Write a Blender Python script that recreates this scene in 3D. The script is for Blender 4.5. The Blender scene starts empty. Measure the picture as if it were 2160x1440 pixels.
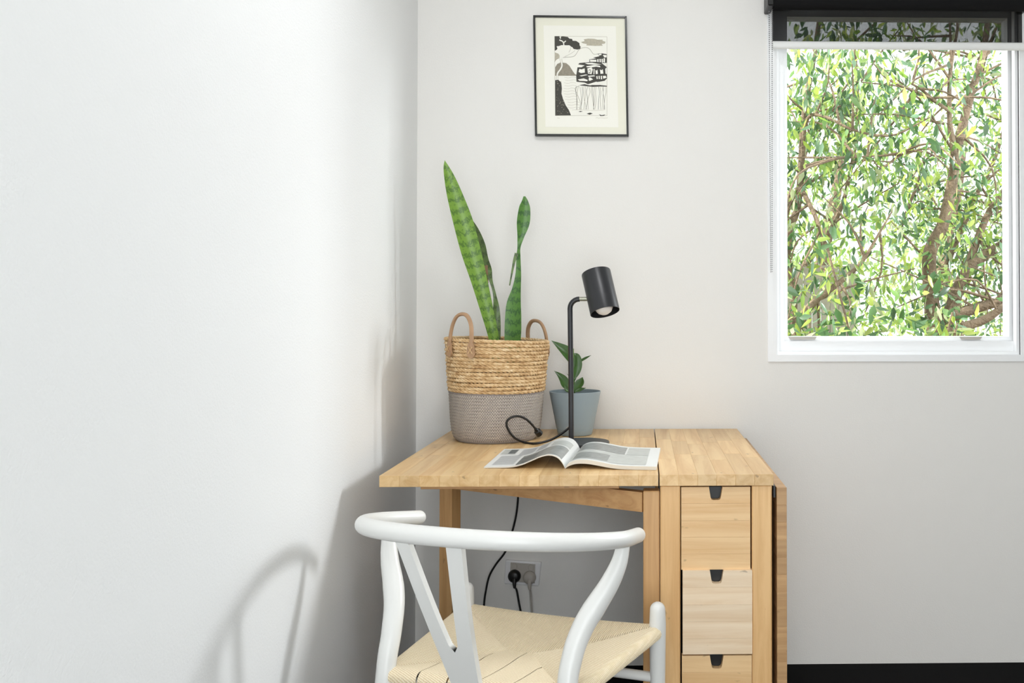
import bpy, bmesh, math, random
import numpy as np
from mathutils import Vector, Matrix

random.seed(7)
rng = np.random.default_rng(7)
SC = bpy.context.scene
COL = SC.collection
PI = math.pi

# ------------------------------------------------------------------ camera
FPX = 1932.0
CAM_Z = 1.113
YAW, PITCH = math.radians(1.2), math.radians(0.9)
ROT = Matrix.Rotation(-YAW, 3, 'Z') @ Matrix.Rotation(PI/2 + PITCH, 3, 'X')
_d = ROT.transposed() @ Vector((0, 1, 0))
PCX = 1354.0 - FPX*_d.x/(-_d.z)
PCY = 653.0 + FPX*_d.y/(-_d.z)
cam = bpy.data.cameras.new('camera')
cam.sensor_width = 36.0
cam.lens = 36.0*FPX/2160.0
cam.shift_x = (1080.0 - PCX)/2160.0
cam.shift_y = (PCY - 720.0)/2160.0
cam.clip_start = 0.05
camo = bpy.data.objects.new('camera', cam)
COL.objects.link(camo)
camo.location = (0, 0, CAM_Z)
camo.rotation_euler = ROT.to_euler()
SC.camera = camo

def px(u, v, Y):
    """world point on the vertical plane y = Y seen at photo pixel (u, v)"""
    d = ROT @ Vector(((u - PCX)/FPX, -(v - PCY)/FPX, -1.0))
    t = Y/d.y
    return Vector((d.x*t, Y, CAM_Z + d.z*t))

def px_z(u, v, z):
    """world point on the horizontal plane z seen at photo pixel (u, v)"""
    d = ROT @ Vector(((u - PCX)/FPX, -(v - PCY)/FPX, -1.0))
    t = (z - CAM_Z)/d.z
    return Vector((d.x*t, d.y*t, z))

# ------------------------------------------------------------------ world, sun, lights
W = bpy.data.worlds.new('sky')
SC.world = W
W.use_nodes = True
bg = W.node_tree.nodes['Background']
bg.inputs[0].default_value = (0.93, 0.97, 1.0, 1)
bg.inputs[1].default_value = 3.2

def add_sun(direction_from, energy, angle, color):
    l = bpy.data.lights.new('sun', 'SUN')
    l.energy = energy; l.angle = math.radians(angle); l.color = color
    o = bpy.data.objects.new('sun', l); COL.objects.link(o)
    o.rotation_euler = Vector(direction_from).to_track_quat('Z', 'Y').to_euler()
    o.location = Vector(direction_from)*6
    return o
add_sun((-1.0, 0.05, 0.95), 8.0, 1.5, (1.0, 0.96, 0.86))

def area(name, loc, target, sx, sy, power, color):
    l = bpy.data.lights.new(name, 'AREA')
    l.shape = 'RECTANGLE'; l.size = sx; l.size_y = sy; l.energy = power; l.color = color
    o = bpy.data.objects.new(name, l); COL.objects.link(o)
    o.location = loc
    o.rotation_euler = (Vector(loc) - Vector(target)).to_track_quat('Z', 'Y').to_euler()
    return o
RX, RY, CEIL = 2.70, -1.00, 2.62      # right wall, rear wall, ceiling height
# bright low sky to the right, shining in along the back wall's windows, and an added frontal fill lamp in an unseen rear door
area('low_sky_daylight', (3.70, 3.70, 2.35), (-0.68, 2.1, 0.9), 0.8, 0.7, 118, (0.95, 0.98, 1.0))
area('rear_fill_light', (0.15, RY + 0.02, 1.12), (0.15, 0, 1.12), 1.4, 2.0, 23, (0.95, 0.985, 1.0))

SC.view_settings.view_transform = 'Standard'
SC.view_settings.look = 'None'
SC.view_settings.gamma = 1.0
SC.view_settings.use_curve_mapping = False
SC.view_settings.exposure = 0.0

# ------------------------------------------------------------------ helpers
WLOC = {}

def tag(o, label=None, cat=None, group=None, kind=None):
    if label: o['label'] = label
    if cat: o['category'] = cat
    if group: o['group'] = group
    if kind: o['kind'] = kind
    return o

def thing(name, loc, label, cat, group=None):
    o = bpy.data.objects.new(name, None)
    o.empty_display_size = 0.05
    COL.objects.link(o)
    o.location = loc
    WLOC[o.name] = Vector(loc)
    return tag(o, label, cat, group)

def place(o, center, parent):
    COL.objects.link(o)
    WLOC[o.name] = Vector(center)
    if parent is not None:
        o.parent = parent
        o.location = Vector(center) - WLOC[parent.name]
    else:
        o.location = center
    return o

def mk(name, verts, faces, mat, parent=None, smooth=True, uv=None, angle=40, mats=None, fmat=None, tint=None):
    """one mesh object from world-space verts; its origin sits at the centre of its bounds"""
    V = np.array([tuple(v) for v in verts], dtype=float)
    c = (V.min(0) + V.max(0))/2
    me = bpy.data.meshes.new(name)
    me.from_pydata((V - c).tolist(), [], [list(f) for f in faces])
    me.validate()
    bm = bmesh.new(); bm.from_mesh(me)
    bmesh.ops.recalc_face_normals(bm, faces=bm.faces)
    bm.to_mesh(me); bm.free()
    for m in (mats or [mat]):
        me.materials.append(m)
    if fmat:
        me.polygons.foreach_set('material_index', fmat)
    if uv is not None:
        lay = me.uv_layers.new(name='UVMap')
        for lp in me.loops:
            lay.data[lp.index].uv = uv[lp.vertex_index]
    if tint is not None:
        a = me.color_attributes.new('tint', 'FLOAT_COLOR', 'POINT')
        t = np.ones((len(V), 4)); t[:, :3] = tint
        a.data.foreach_set('color', t.ravel())
    if smooth:
        me.polygons.foreach_set('use_smooth', [True]*len(me.polygons))
        me.set_sharp_from_angle(angle=math.radians(angle))
    me.update()
    return place(bpy.data.objects.new(name, me), c, parent)

BOXES = {}
def box(name, lo, hi, mat, parent=None, bev=0.0015, smooth=True):
    lo = Vector(lo); hi = Vector(hi)
    d = hi - lo
    key = (round(d.x, 4), round(d.y, 4), round(d.z, 4), bev, mat.name)
    me = BOXES.get(key)
    if me is None:
        me = bpy.data.meshes.new(name)
        bm = bmesh.new()
        bmesh.ops.create_cube(bm, size=1.0)
        bmesh.ops.scale(bm, vec=d, verts=bm.verts)
        if bev:
            bmesh.ops.bevel(bm, geom=list(bm.edges), offset=bev, segments=1, affect='EDGES', profile=0.5)
        bm.to_mesh(me); bm.free()
        me.materials.append(mat)
        BOXES[key] = me
    return place(bpy.data.objects.new(name, me), (lo + hi)/2, parent)

def prism(name, poly, y0, y1, mat, parent=None, bev=0.0, axis='y', smooth=False):
    """polygon in (x,z) extruded along y (or in (x,y) extruded along z with axis='z')"""
    n = len(poly)
    if axis == 'y':
        vs = [(p[0], y0, p[1]) for p in poly] + [(p[0], y1, p[1]) for p in poly]
    else:
        vs = [(p[0], p[1], y0) for p in poly] + [(p[0], p[1], y1) for p in poly]
    fs = [list(range(n)), list(range(n, 2*n))[::-1]] + [[i, (i+1) % n, n+(i+1) % n, n+i] for i in range(n)]
    o = mk(name, vs, fs, mat, parent, smooth=smooth)
    if bev:
        bm = bmesh.new(); bm.from_mesh(o.data)
        es = [e for e in bm.edges if len(e.link_faces) == 2 and e.calc_face_angle(0) > 0.6]
        bmesh.ops.bevel(bm, geom=es, offset=bev, segments=2, affect='EDGES', profile=0.5)
        bm.to_mesh(o.data); bm.free()
    return o

def spline(pts, n, closed=False):
    """Catmull-Rom through pts (any dimension), n samples per span"""
    P = np.array([tuple(p) for p in pts], dtype=float)
    m = len(P); out = []
    spans = m if closed else m - 1
    for i in range(spans):
        if closed:
            p0, p1, p2, p3 = P[(i-1) % m], P[i], P[(i+1) % m], P[(i+2) % m]
        else:
            p1, p2 = P[i], P[i+1]
            p0 = P[i-1] if i > 0 else 2*p1 - p2
            p3 = P[i+2] if i+2 < m else 2*p2 - p1
        for k in range(n):
            t = k/n
            out.append(0.5*((2*p1) + (-p0+p2)*t + (2*p0-5*p1+4*p2-p3)*t*t + (-p0+3*p1-3*p2+p3)*t**3))
    if not closed:
        out.append(P[-1])
    return np.array(out)

def tube(pts, rad, n=10, ends='flat', closed=False, flat=None):
    """verts, faces of a swept tube; ends 'flat' or 'round'; flat=(kx,ky) squashes the section"""
    P = np.array([tuple(p) for p in pts], dtype=float)
    m = len(P)
    R = np.full(m, rad, dtype=float) if np.isscalar(rad) else np.array(rad, dtype=float)
    if ends == 'round' and not closed:
        def cap(p, t, r):
            ks = [0.0, 0.35, 0.7, 1.0, 1.3]
            return [(p - t*r*math.cos(a), max(r*math.sin(a), r*0.02)) for a in ks]
        t0 = (P[1]-P[0])/np.linalg.norm(P[1]-P[0]); t1 = (P[-1]-P[-2])/np.linalg.norm(P[-1]-P[-2])
        c0 = cap(P[0], t0, R[0]); c1 = cap(P[-1], -t1, R[-1])[::-1]
        P = np.array([c[0] for c in c0] + list(P) + [c[0] for c in c1])
        R = np.array([c[1] for c in c0] + list(R) + [c[1] for c in c1])
        m = len(P)
    T = np.zeros_like(P)
    if closed:
        T = np.roll(P, -1, 0) - np.roll(P, 1, 0)
    else:
        T[1:-1] = P[2:] - P[:-2]; T[0] = P[1]-P[0]; T[-1] = P[-1]-P[-2]
    T /= np.linalg.norm(T, axis=1)[:, None] + 1e-12
    up = np.array((0, 0, 1.0)) if abs(T[0][2]) < 0.9 else np.array((1.0, 0, 0))
    N = np.cross(T[0], up); N /= np.linalg.norm(N)
    vs = []; 
    kx, ky = flat or (1, 1)
    for i in range(m):
        N = N - T[i]*np.dot(N, T[i]); N /= np.linalg.norm(N)
        B = np.cross(T[i], N)
        for k in range(n):
            a = 2*PI*k/n
            vs.append(P[i] + R[i]*(N*math.cos(a)*kx + B*math.sin(a)*ky))
    fs = []
    rows = m if closed else m-1
    for i in range(rows):
        j = (i+1) % m
        for k in range(n):
            k2 = (k+1) % n
            fs.append((i*n+k, i*n+k2, j*n+k2, j*n+k))
    if not closed:
        fs.append(tuple(range(n))[::-1]); fs.append(tuple((m-1)*n+k for k in range(n)))
    return [tuple(v) for v in vs], fs

class MB:
    """collects pieces into one mesh"""
    def __init__(s): s.v = []; s.f = []; s.m = []; s.t = []
    def vf(s): return s.v, s.f
    def add(s, vf, mi=0, tint=None):
        b = len(s.v)
        s.v += list(vf[0]); s.f += [tuple(i+b for i in f) for f in vf[1]]; s.m += [mi]*len(vf[1])
        if tint is not None: s.t += [tint]*len(vf[0])
        return s
    def box(s, lo, hi, mi=0):
        x0, y0, z0 = lo; x1, y1, z1 = hi
        v = [(x0,y0,z0),(x1,y0,z0),(x1,y1,z0),(x0,y1,z0),(x0,y0,z1),(x1,y0,z1),(x1,y1,z1),(x0,y1,z1)]
        f = [(0,3,2,1),(4,5,6,7),(0,1,5,4),(1,2,6,5),(2,3,7,6),(3,0,4,7)]
        return s.add((v, f), mi)
    def build(s, name, mat, parent=None, smooth=True, angle=40, mats=None):
        return mk(name, s.v, s.f, mat, parent, smooth, angle=angle, mats=mats, fmat=s.m if mats else None, tint=np.array(s.t) if s.t else None)

def lathe(profile, c, n=48, closed_profile=False):
    """profile [(r,z)] around the vertical axis through c"""
    vs = []; m = len(profile)
    for r, z in profile:
        for k in range(n):
            a = 2*PI*k/n
            vs.append((c[0]+r*math.cos(a), c[1]+r*math.sin(a), c[2]+z))
    fs = []
    for i in range(m if closed_profile else m-1):
        j = (i+1) % m
        for k in range(n):
            k2 = (k+1) % n
            fs.append((i*n+k, i*n+k2, j*n+k2, j*n+k))
    if not closed_profile:
        fs.append(tuple(range(n))[::-1]); fs.append(tuple((m-1)*n+k for k in range(n)))
    return vs, fs

def ring(x0, x1, z0, z1, X0, X1, Z0, Z1, y0, y1):
    """rectangular ring between inner (x0..z1) and outer (X0..Z1) rectangles"""
    o = [(X0,Z0),(X1,Z0),(X1,Z1),(X0,Z1)]; i = [(x0,z0),(x1,z0),(x1,z1),(x0,z1)]
    vs = [(p[0],y0,p[1]) for p in o] + [(p[0],y0,p[1]) for p in i] + [(p[0],y1,p[1]) for p in o] + [(p[0],y1,p[1]) for p in i]
    fs = []
    for k in range(4):
        q = (k+1) % 4
        fs += [(k,q,4+q,4+k), (8+k,12+k,12+q,8+q), (k,8+k,8+q,q), (4+k,4+q,12+q,12+k)]
    return vs, fs

# ------------------------------------------------------------------ materials
def srgb(r, g, b):
    f = lambda c: (c/255/12.92) if c/255 <= 0.04045 else ((c/255+0.055)/1.055)**2.4
    return (f(r), f(g), f(b), 1.0)

def new_mat(name):
    m = bpy.data.materials.new(name); m.use_nodes = True
    nt = m.node_tree
    return m, nt, nt.nodes['Principled BSDF']

def N(nt, kind, **kw):
    n = nt.nodes.new(kind)
    for k, v in kw.items():
        if k in n.inputs: n.inputs[k].default_value = v
        else: setattr(n, k, v)
    return n

def plain(name, col, rough=0.5, metal=0.0, bump=None, spec=0.5, var=None, coat=0.0):
    m, nt, p = new_mat(name)
    p.inputs['Base Color'].default_value = col
    p.inputs['Roughness'].default_value = rough
    p.inputs['Metallic'].default_value = metal
    p.inputs['Specular IOR Level'].default_value = spec
    p.inputs['Coat Weight'].default_value = coat
    tc = N(nt, 'ShaderNodeTexCoord')
    if bump:
        nz = N(nt, 'ShaderNodeTexNoise', Scale=bump[0], Detail=4.0)
        nt.links.new(tc.outputs['Object'], nz.inputs['Vector'])
        b = N(nt, 'ShaderNodeBump', Strength=bump[1], Distance=bump[2] if len(bump) > 2 else 0.002)
        nt.links.new(nz.outputs['Fac'], b.inputs['Height'])
        nt.links.new(b.outputs['Normal'], p.inputs['Normal'])
    if var:
        nz = N(nt, 'ShaderNodeTexNoise', Scale=var[0], Detail=5.0)
        nt.links.new(tc.outputs['Object'], nz.inputs['Vector'])
        r = N(nt, 'ShaderNodeValToRGB')
        r.color_ramp.elements[0].position = 0.35; r.color_ramp.elements[1].position = 0.65
        r.color_ramp.elements[0].color = tuple(c*var[1] for c in col[:3]) + (1,)
        r.color_ramp.elements[1].color = col
        nt.links.new(nz.outputs['Fac'], r.inputs['Fac'])
        nt.links.new(r.outputs['Color'], p.inputs['Base Color'])
    return m

def wood(name, light, dark, axis, spread=0.16, rough=0.42, marks=True):
    """birch: long grain streaks along an axis, random tone for each piece, a few small dark pores"""
    m, nt, p = new_mat(name)
    tc = N(nt, 'ShaderNodeTexCoord'); oi = N(nt, 'ShaderNodeObjectInfo')
    ml = N(nt, 'ShaderNodeMath', operation='MULTIPLY'); ml.inputs[1].default_value = 37.0
    nt.links.new(oi.outputs['Random'], ml.inputs[0])
    add = N(nt, 'ShaderNodeVectorMath', operation='ADD')
    nt.links.new(tc.outputs['Object'], add.inputs[0]); nt.links.new(ml.outputs[0], add.inputs[1])
    sc = [38.0, 38.0, 38.0]; sc['xyz'.index(axis)] = 2.4
    mp = N(nt, 'ShaderNodeMapping'); mp.inputs['Scale'].default_value = sc
    nt.links.new(add.outputs[0], mp.inputs['Vector'])
    nz = N(nt, 'ShaderNodeTexNoise', Scale=1.0, Detail=7.0, Roughness=0.6, Distortion=0.8)
    nt.links.new(mp.outputs['Vector'], nz.inputs['Vector'])
    r = N(nt, 'ShaderNodeValToRGB')
    r.color_ramp.elements[0].position = 0.30; r.color_ramp.elements[0].color = dark
    r.color_ramp.elements[1].position = 0.62; r.color_ramp.elements[1].color = light
    nt.links.new(nz.outputs['Fac'], r.inputs['Fac'])
    # piece tone
    mr = N(nt, 'ShaderNodeMapRange'); mr.inputs['To Min'].default_value = 1.0 - spread; mr.inputs['To Max'].default_value = 1.0 + spread*0.55
    nt.links.new(oi.outputs['Random'], mr.inputs['Value'])
    mx = N(nt, 'ShaderNodeMix', data_type='RGBA', blend_type='MULTIPLY'); mx.inputs[0].default_value = 1.0
    nt.links.new(r.outputs['Color'], mx.inputs[6]); nt.links.new(mr.outputs[0], mx.inputs[7])
    last = mx.outputs[2]
    if marks:
        sc2 = [55.0, 55.0, 55.0]; sc2['xyz'.index(axis)] = 26.0
        mp2 = N(nt, 'ShaderNodeMapping'); mp2.inputs['Scale'].default_value = sc2
        nt.links.new(add.outputs[0], mp2.inputs['Vector'])
        n2 = N(nt, 'ShaderNodeTexNoise', Scale=1.0, Detail=2.0)
        nt.links.new(mp2.outputs['Vector'], n2.inputs['Vector'])
        r2 = N(nt, 'ShaderNodeValToRGB')
        r2.color_ramp.elements[0].position = 0.70; r2.color_ramp.elements[0].color = (0, 0, 0, 1)
        r2.color_ramp.elements[1].position = 0.76; r2.color_ramp.elements[1].color = (0.55, 0.55, 0.55, 1)
        nt.links.new(n2.outputs['Fac'], r2.inputs['Fac'])
        m2 = N(nt, 'ShaderNodeMix', data_type='RGBA', blend_type='MIX')
        nt.links.new(r2.outputs['Color'], m2.inputs[0]); nt.links.new(last, m2.inputs[6])
        m2.inputs[7].default_value = tuple(c*0.35 for c in dark[:3]) + (1,)
        last = m2.outputs[2]
    nt.links.new(last, p.inputs['Base Color'])
    p.inputs['Roughness'].default_value = rough
    b = N(nt, 'ShaderNodeBump', Strength=0.12, Distance=0.001)
    nt.links.new(nz.outputs['Fac'], b.inputs['Height']); nt.links.new(b.outputs['Normal'], p.inputs['Normal'])
    return m

BL, BD = srgb(232, 198, 146), srgb(208, 165, 108)
M = {}
M['wall'] = plain('painted_wall', srgb(239, 237, 233), 0.75, bump=(260, 0.22, 0.002))
M['wall_left'] = plain('painted_side_wall', srgb(240, 241, 241), 0.75, bump=(230, 0.25, 0.002))
M['ceiling'] = plain('ceiling_paint', srgb(242, 242, 240), 0.8)
M['carpet'] = plain('black_carpet', srgb(30, 30, 31), 0.95, bump=(900, 1.0, 0.006), var=(600, 0.35), spec=0.1)
M['white_gloss'] = plain('white_window_paint', srgb(250, 251, 252), 0.35)
M['chair_white'] = plain('white_chair_paint', srgb(226, 226, 223), 0.33, bump=(30, 0.03))
M['black_metal'] = plain('black_powder_coat', srgb(33, 34, 38), 0.36, spec=0.5)
M['black_plastic'] = plain('black_plastic', srgb(14, 14, 15), 0.4)
M['black_frame'] = plain('black_frame_lacquer', srgb(30, 31, 30), 0.25)
M['brass'] = plain('brushed_nickel', srgb(150, 150, 135), 0.35, metal=0.9)
M['bulb'] = plain('opal_bulb_glass', srgb(240, 236, 232), 0.3)
M['steel'] = plain('brushed_steel_plate', srgb(246, 246, 248), 0.3, metal=0.15)
M['grey_plastic'] = plain('grey_plastic', srgb(186, 180, 172), 0.45)
M['leather'] = plain('tan_leather', srgb(178, 142, 108), 0.55, bump=(300, 0.2), var=(40, 0.85))
M['thread'] = plain('pale_thread', srgb(222, 212, 198), 0.8)
M['grey_rope'] = plain('grey_cotton_rope', srgb(163, 154, 149), 0.9, bump=(500, 0.5, 0.002), var=(120, 0.85))
M['pot'] = plain('grey_blue_plastic_pot', srgb(150, 166, 175), 0.45, bump=(60, 0.03))
M['soil'] = plain('potting_soil', srgb(48, 38, 30), 0.95, bump=(120, 1.0, 0.01))
M['bark'] = plain('brown_bark', srgb(138, 118, 98), 0.9, bump=(60, 0.8, 0.02), var=(14, 0.55))
M['paper'] = plain('print_paper', srgb(250, 248, 238), 0.7)
M['mat_board'] = plain('cream_mat_board', srgb(243, 241, 224), 0.8)
M['ink'] = plain('dark_etching_ink', srgb(78, 76, 70), 0.8, var=(420, 0.8))
M['ink_mid'] = plain('grey_brown_etching_tone', srgb(160, 152, 136), 0.8, var=(150, 0.82))
M['ink_pale'] = plain('pale_etching_tone', srgb(196, 189, 170), 0.8, var=(150, 0.86))
M['page'] = plain('magazine_paper', srgb(236, 238, 236), 0.32)
M['page_edge'] = plain('magazine_page_edge', srgb(222, 216, 204), 0.7)
M['p_grey'] = plain('printed_grey_photo', srgb(158, 162, 160), 0.32, var=(70, 0.72))
M['p_pale'] = plain('printed_pale_photo', srgb(202, 206, 202), 0.32, var=(45, 0.86))
M['p_dark'] = plain('printed_dark_photo', srgb(112, 120, 122), 0.32, var=(60, 0.55))
M['p_text'] = plain('printed_text_ink', srgb(170, 174, 180), 0.4)
M['hem'] = plain('satin_hem_bar', srgb(240, 241, 239), 0.35)
M['fence'] = plain('weathered_fence_timber', srgb(150, 146, 130), 0.9, var=(8, 0.75))
M['ground'] = plain('garden_soil', srgb(120, 110, 90), 1.0, var=(3, 0.7))
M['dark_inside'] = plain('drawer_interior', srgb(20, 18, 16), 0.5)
M['bead'] = plain('steel_bead_chain', srgb(150, 150, 150), 0.35, metal=0.6)

M['top_wood'] = wood('birch_tabletop', BL, BD, 'y', 0.13, 0.36)
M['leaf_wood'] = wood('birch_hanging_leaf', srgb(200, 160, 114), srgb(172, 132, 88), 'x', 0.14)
M['leg_wood'] = wood('birch_leg', srgb(234, 192, 136), srgb(214, 166, 108), 'z', 0.04)
M['shaded_gate_wood'] = wood('shaded_birch_gate', srgb(212, 168, 116), srgb(188, 143, 92), 'z', 0.04)  # browner birch; the weaker light on the gate is also put into this colour
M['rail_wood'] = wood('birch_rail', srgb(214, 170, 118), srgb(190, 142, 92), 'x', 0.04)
M['drawer_wood'] = wood('birch_drawer', srgb(238, 202, 152), srgb(222, 178, 124), 'x', 0.03)
M['drawer_pale'] = wood('pale_birch_drawer', srgb(246, 224, 194), srgb(232, 202, 164), 'x', 0.05)

def straw():
    m, nt, p = new_mat('water_hyacinth_braid')
    tc = N(nt, 'ShaderNodeTexCoord'); oi = N(nt, 'ShaderNodeObjectInfo')
    ml = N(nt, 'ShaderNodeMath', operation='MULTIPLY'); ml.inputs[1].default_value = 9.0
    nt.links.new(oi.outputs['Random'], ml.inputs[0])
    ad = N(nt, 'ShaderNodeVectorMath', operation='ADD')
    nt.links.new(tc.outputs['Object'], ad.inputs[0]); nt.links.new(ml.outputs[0], ad.inputs[1])
    nz = N(nt, 'ShaderNodeTexNoise', Scale=38.0, Detail=4.0, Roughness=0.7)
    nt.links.new(ad.outputs[0], nz.inputs['Vector'])
    r = N(nt, 'ShaderNodeValToRGB')
    r.color_ramp.elements[0].position = 0.32; r.color_ramp.elements[0].color = srgb(176, 136, 90)
    r.color_ramp.elements[1].position = 0.70; r.color_ramp.elements[1].color = srgb(242, 218, 178)
    e = r.color_ramp.elements.new(0.5); e.color = srgb(216, 182, 134)
    nt.links.new(nz.outputs['Fac'], r.inputs['Fac']); nt.links.new(r.outputs['Color'], p.inputs['Base Color'])
    p.inputs['Roughness'].default_value = 0.7
    return m
M['straw'] = straw()

def cord_mat():
    m, nt, p = new_mat('paper_cord')
    tc = N(nt, 'ShaderNodeTexCoord')
    wv = N(nt, 'ShaderNodeTexWave', Scale=105.0, Distortion=1.5, Detail=2.0)
    wv.bands_direction = 'DIAGONAL'
    nt.links.new(tc.outputs['Object'], wv.inputs['Vector'])
    r = N(nt, 'ShaderNodeValToRGB')
    r.color_ramp.elements[0].color = srgb(220, 200, 164); r.color_ramp.elements[1].color = srgb(248, 236, 210)
    nt.links.new(wv.outputs['Fac'], r.inputs['Fac']); nt.links.new(r.outputs['Color'], p.inputs['Base Color'])
    b = N(nt, 'ShaderNodeBump', Strength=0.35, Distance=0.001)
    nt.links.new(wv.outputs['Fac'], b.inputs['Height']); nt.links.new(b.outputs['Normal'], p.inputs['Normal'])
    p.inputs['Roughness'].default_value = 0.75
    return m
M['cord'] = cord_mat()

def snake_mat(name, light, dark, edge):
    """leaf with cross-banding along its length (uv.y in metres) and feathered chevrons"""
    m, nt, p = new_mat(name)
    tc = N(nt, 'ShaderNodeTexCoord')
    mp = N(nt, 'ShaderNodeMapping'); mp.inputs['Scale'].default_value = (60, 34, 1)
    nt.links.new(tc.outputs['UV'], mp.inputs['Vector'])
    nz = N(nt, 'ShaderNodeTexNoise', Scale=2.2, Detail=6.0, Roughness=0.72)
    nt.links.new(mp.outputs['Vector'], nz.inputs['Vector'])
    sep = N(nt, 'ShaderNodeSeparateXYZ'); nt.links.new(tc.outputs['UV'], sep.inputs[0])
    ab = N(nt, 'ShaderNodeMath', operation='ABSOLUTE'); nt.links.new(sep.outputs['X'], ab.inputs[0])
    k = N(nt, 'ShaderNodeMath', operation='MULTIPLY_ADD'); k.inputs[1].default_value = -0.25
    nt.links.new(ab.outputs[0], k.inputs[0]); nt.links.new(sep.outputs['Y'], k.inputs[2])
    k2 = N(nt, 'ShaderNodeMath', operation='MULTIPLY_ADD'); k2.inputs[1].default_value = 0.075
    nt.links.new(nz.outputs['Fac'], k2.inputs[0]); nt.links.new(k.outputs[0], k2.inputs[2])
    s = N(nt, 'ShaderNodeMath', operation='MULTIPLY'); s.inputs[1].default_value = 2*PI/0.032
    nt.links.new(k2.outputs[0], s.inputs[0])
    sn = N(nt, 'ShaderNodeMath', operation='SINE'); nt.links.new(s.outputs[0], sn.inputs[0])
    mr = N(nt, 'ShaderNodeMapRange'); mr.inputs['From Min'].default_value = -0.1; mr.inputs['From Max'].default_value = 1.3
    nt.links.new(sn.outputs[0], mr.inputs['Value'])
    mx = N(nt, 'ShaderNodeMix', data_type='RGBA'); mx.inputs[6].default_value = light; mx.inputs[7].default_value = dark
    nt.links.new(mr.outputs[0], mx.inputs[0])
    nt.links.new(mx.outputs[2], p.inputs['Base Color'])
    p.inputs['Roughness'].default_value = 0.38
    p.inputs['Subsurface Weight'].default_value = 0.0
    return m
M['snake_bright'] = snake_mat('banded_snake_leaf', srgb(118, 156, 56), srgb(58, 98, 36), 0)
M['snake_dark'] = snake_mat('dark_banded_snake_leaf', srgb(98, 122, 66), srgb(58, 72, 46), 0)
M['snake_blue'] = snake_mat('deep_green_banded_snake_leaf', srgb(86, 132, 56), srgb(42, 80, 42), 0)
M['pot_leaf'] = plain('glossy_dark_green_leaf', srgb(60, 100, 34), 0.3, var=(30, 0.7))
M['pot_stem'] = plain('green_stem', srgb(96, 128, 62), 0.5)
M['snake_tear'] = plain('dry_torn_leaf_edge', srgb(140, 112, 84), 0.8)

def foliage_mat():
    m, nt, p = new_mat('garden_leaf')
    at = N(nt, 'ShaderNodeAttribute', attribute_name='tint')
    nt.links.new(at.outputs['Color'], p.inputs['Base Color'])
    p.inputs['Roughness'].default_value = 0.24
    p.inputs['Specular IOR Level'].default_value = 0.8
    tr = N(nt, 'ShaderNodeBsdfTranslucent')
    hs = N(nt, 'ShaderNodeHueSaturation'); hs.inputs['Saturation'].default_value = 1.05; hs.inputs['Value'].default_value = 1.35
    nt.links.new(at.outputs['Color'], hs.inputs['Color']); nt.links.new(hs.outputs[0], tr.inputs['Color'])
    ms = N(nt, 'ShaderNodeMixShader'); ms.inputs[0].default_value = 0.42
    nt.links.new(p.outputs[0], ms.inputs[1]); nt.links.new(tr.outputs[0], ms.inputs[2])
    nt.links.new(ms.outputs[0], nt.nodes['Material Output'].inputs['Surface'])
    return m
M['foliage'] = foliage_mat()

def glass_mat():
    m, nt, p = new_mat('window_glass')
    t = N(nt, 'ShaderNodeBsdfTransparent'); t.inputs[0].default_value = (0.98, 0.99, 0.985, 1)
    g = N(nt, 'ShaderNodeBsdfGlossy'); g.inputs['Roughness'].default_value = 0.02
    ms = N(nt, 'ShaderNodeMixShader'); ms.inputs[0].default_value = 0.008
    nt.links.new(t.outputs[0], ms.inputs[1]); nt.links.new(g.outputs[0], ms.inputs[2])
    nt.links.new(ms.outputs[0], nt.nodes['Material Output'].inputs['Surface'])
    return m
M['glass'] = glass_mat()

def screen_mat():
    m, nt, p = new_mat('black_screen_fabric')
    p.inputs['Base Color'].default_value = srgb(22, 22, 23); p.inputs['Roughness'].default_value = 0.9; p.inputs['Specular IOR Level'].default_value = 0.15
    t = N(nt, 'ShaderNodeBsdfTransparent')
    ms = N(nt, 'ShaderNodeMixShader'); ms.inputs[0].default_value = 0.29
    nt.links.new(p.outputs[0], ms.inputs[1]); nt.links.new(t.outputs[0], ms.inputs[2])
    nt.links.new(ms.outputs[0], nt.nodes['Material Output'].inputs['Surface'])
    return m
M['screen'] = screen_mat()
M['screen_roll'] = plain('rolled_black_fabric', srgb(22, 22, 23), 0.85, bump=(900, 0.3), spec=0.15)

# ------------------------------------------------------------------ room shell
WY = 2.886                # back wall
def left_x(y): return -0.706 + 0.050*(WY - y)

# window opening in the back wall
wo_l = px(1638, 700, WY).x; wo_r = px(2152, 700, WY).x
wo_b = px(1850, 748, WY).z; wo_t = px(1850, -14, WY).z
mb = MB(); T = 0.16
w2_l, w2_r = wo_r + 0.11, 2.62
mb.box((-1.2, WY, -0.05), (wo_l, WY+T, CEIL)); mb.box((w2_r, WY, -0.05), (RX+T, WY+T, CEIL)); mb.box((wo_r, WY, -0.05), (w2_l, WY+T, wo_b)); mb.box((wo_r, WY, wo_t), (w2_l, WY+T, CEIL)); mb.box((wo_r, WY, wo_b), (w2_l, WY+0.05, wo_t))
mb.box((w2_l, WY, -0.05), (w2_r, WY+T, wo_b)); mb.box((w2_l, WY, wo_t), (w2_r, WY+T, CEIL))
mb.box((wo_l, WY, -0.05), (wo_r, WY+T, wo_b)); mb.box((wo_l, WY, wo_t), (wo_r, WY+T, CEIL))
tag(mb.build('wall_back', M['wall'], smooth=False), 'white painted back wall with the garden window', kind='structure')
mb = MB()
y0, y1 = RY - T, WY + T
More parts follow.
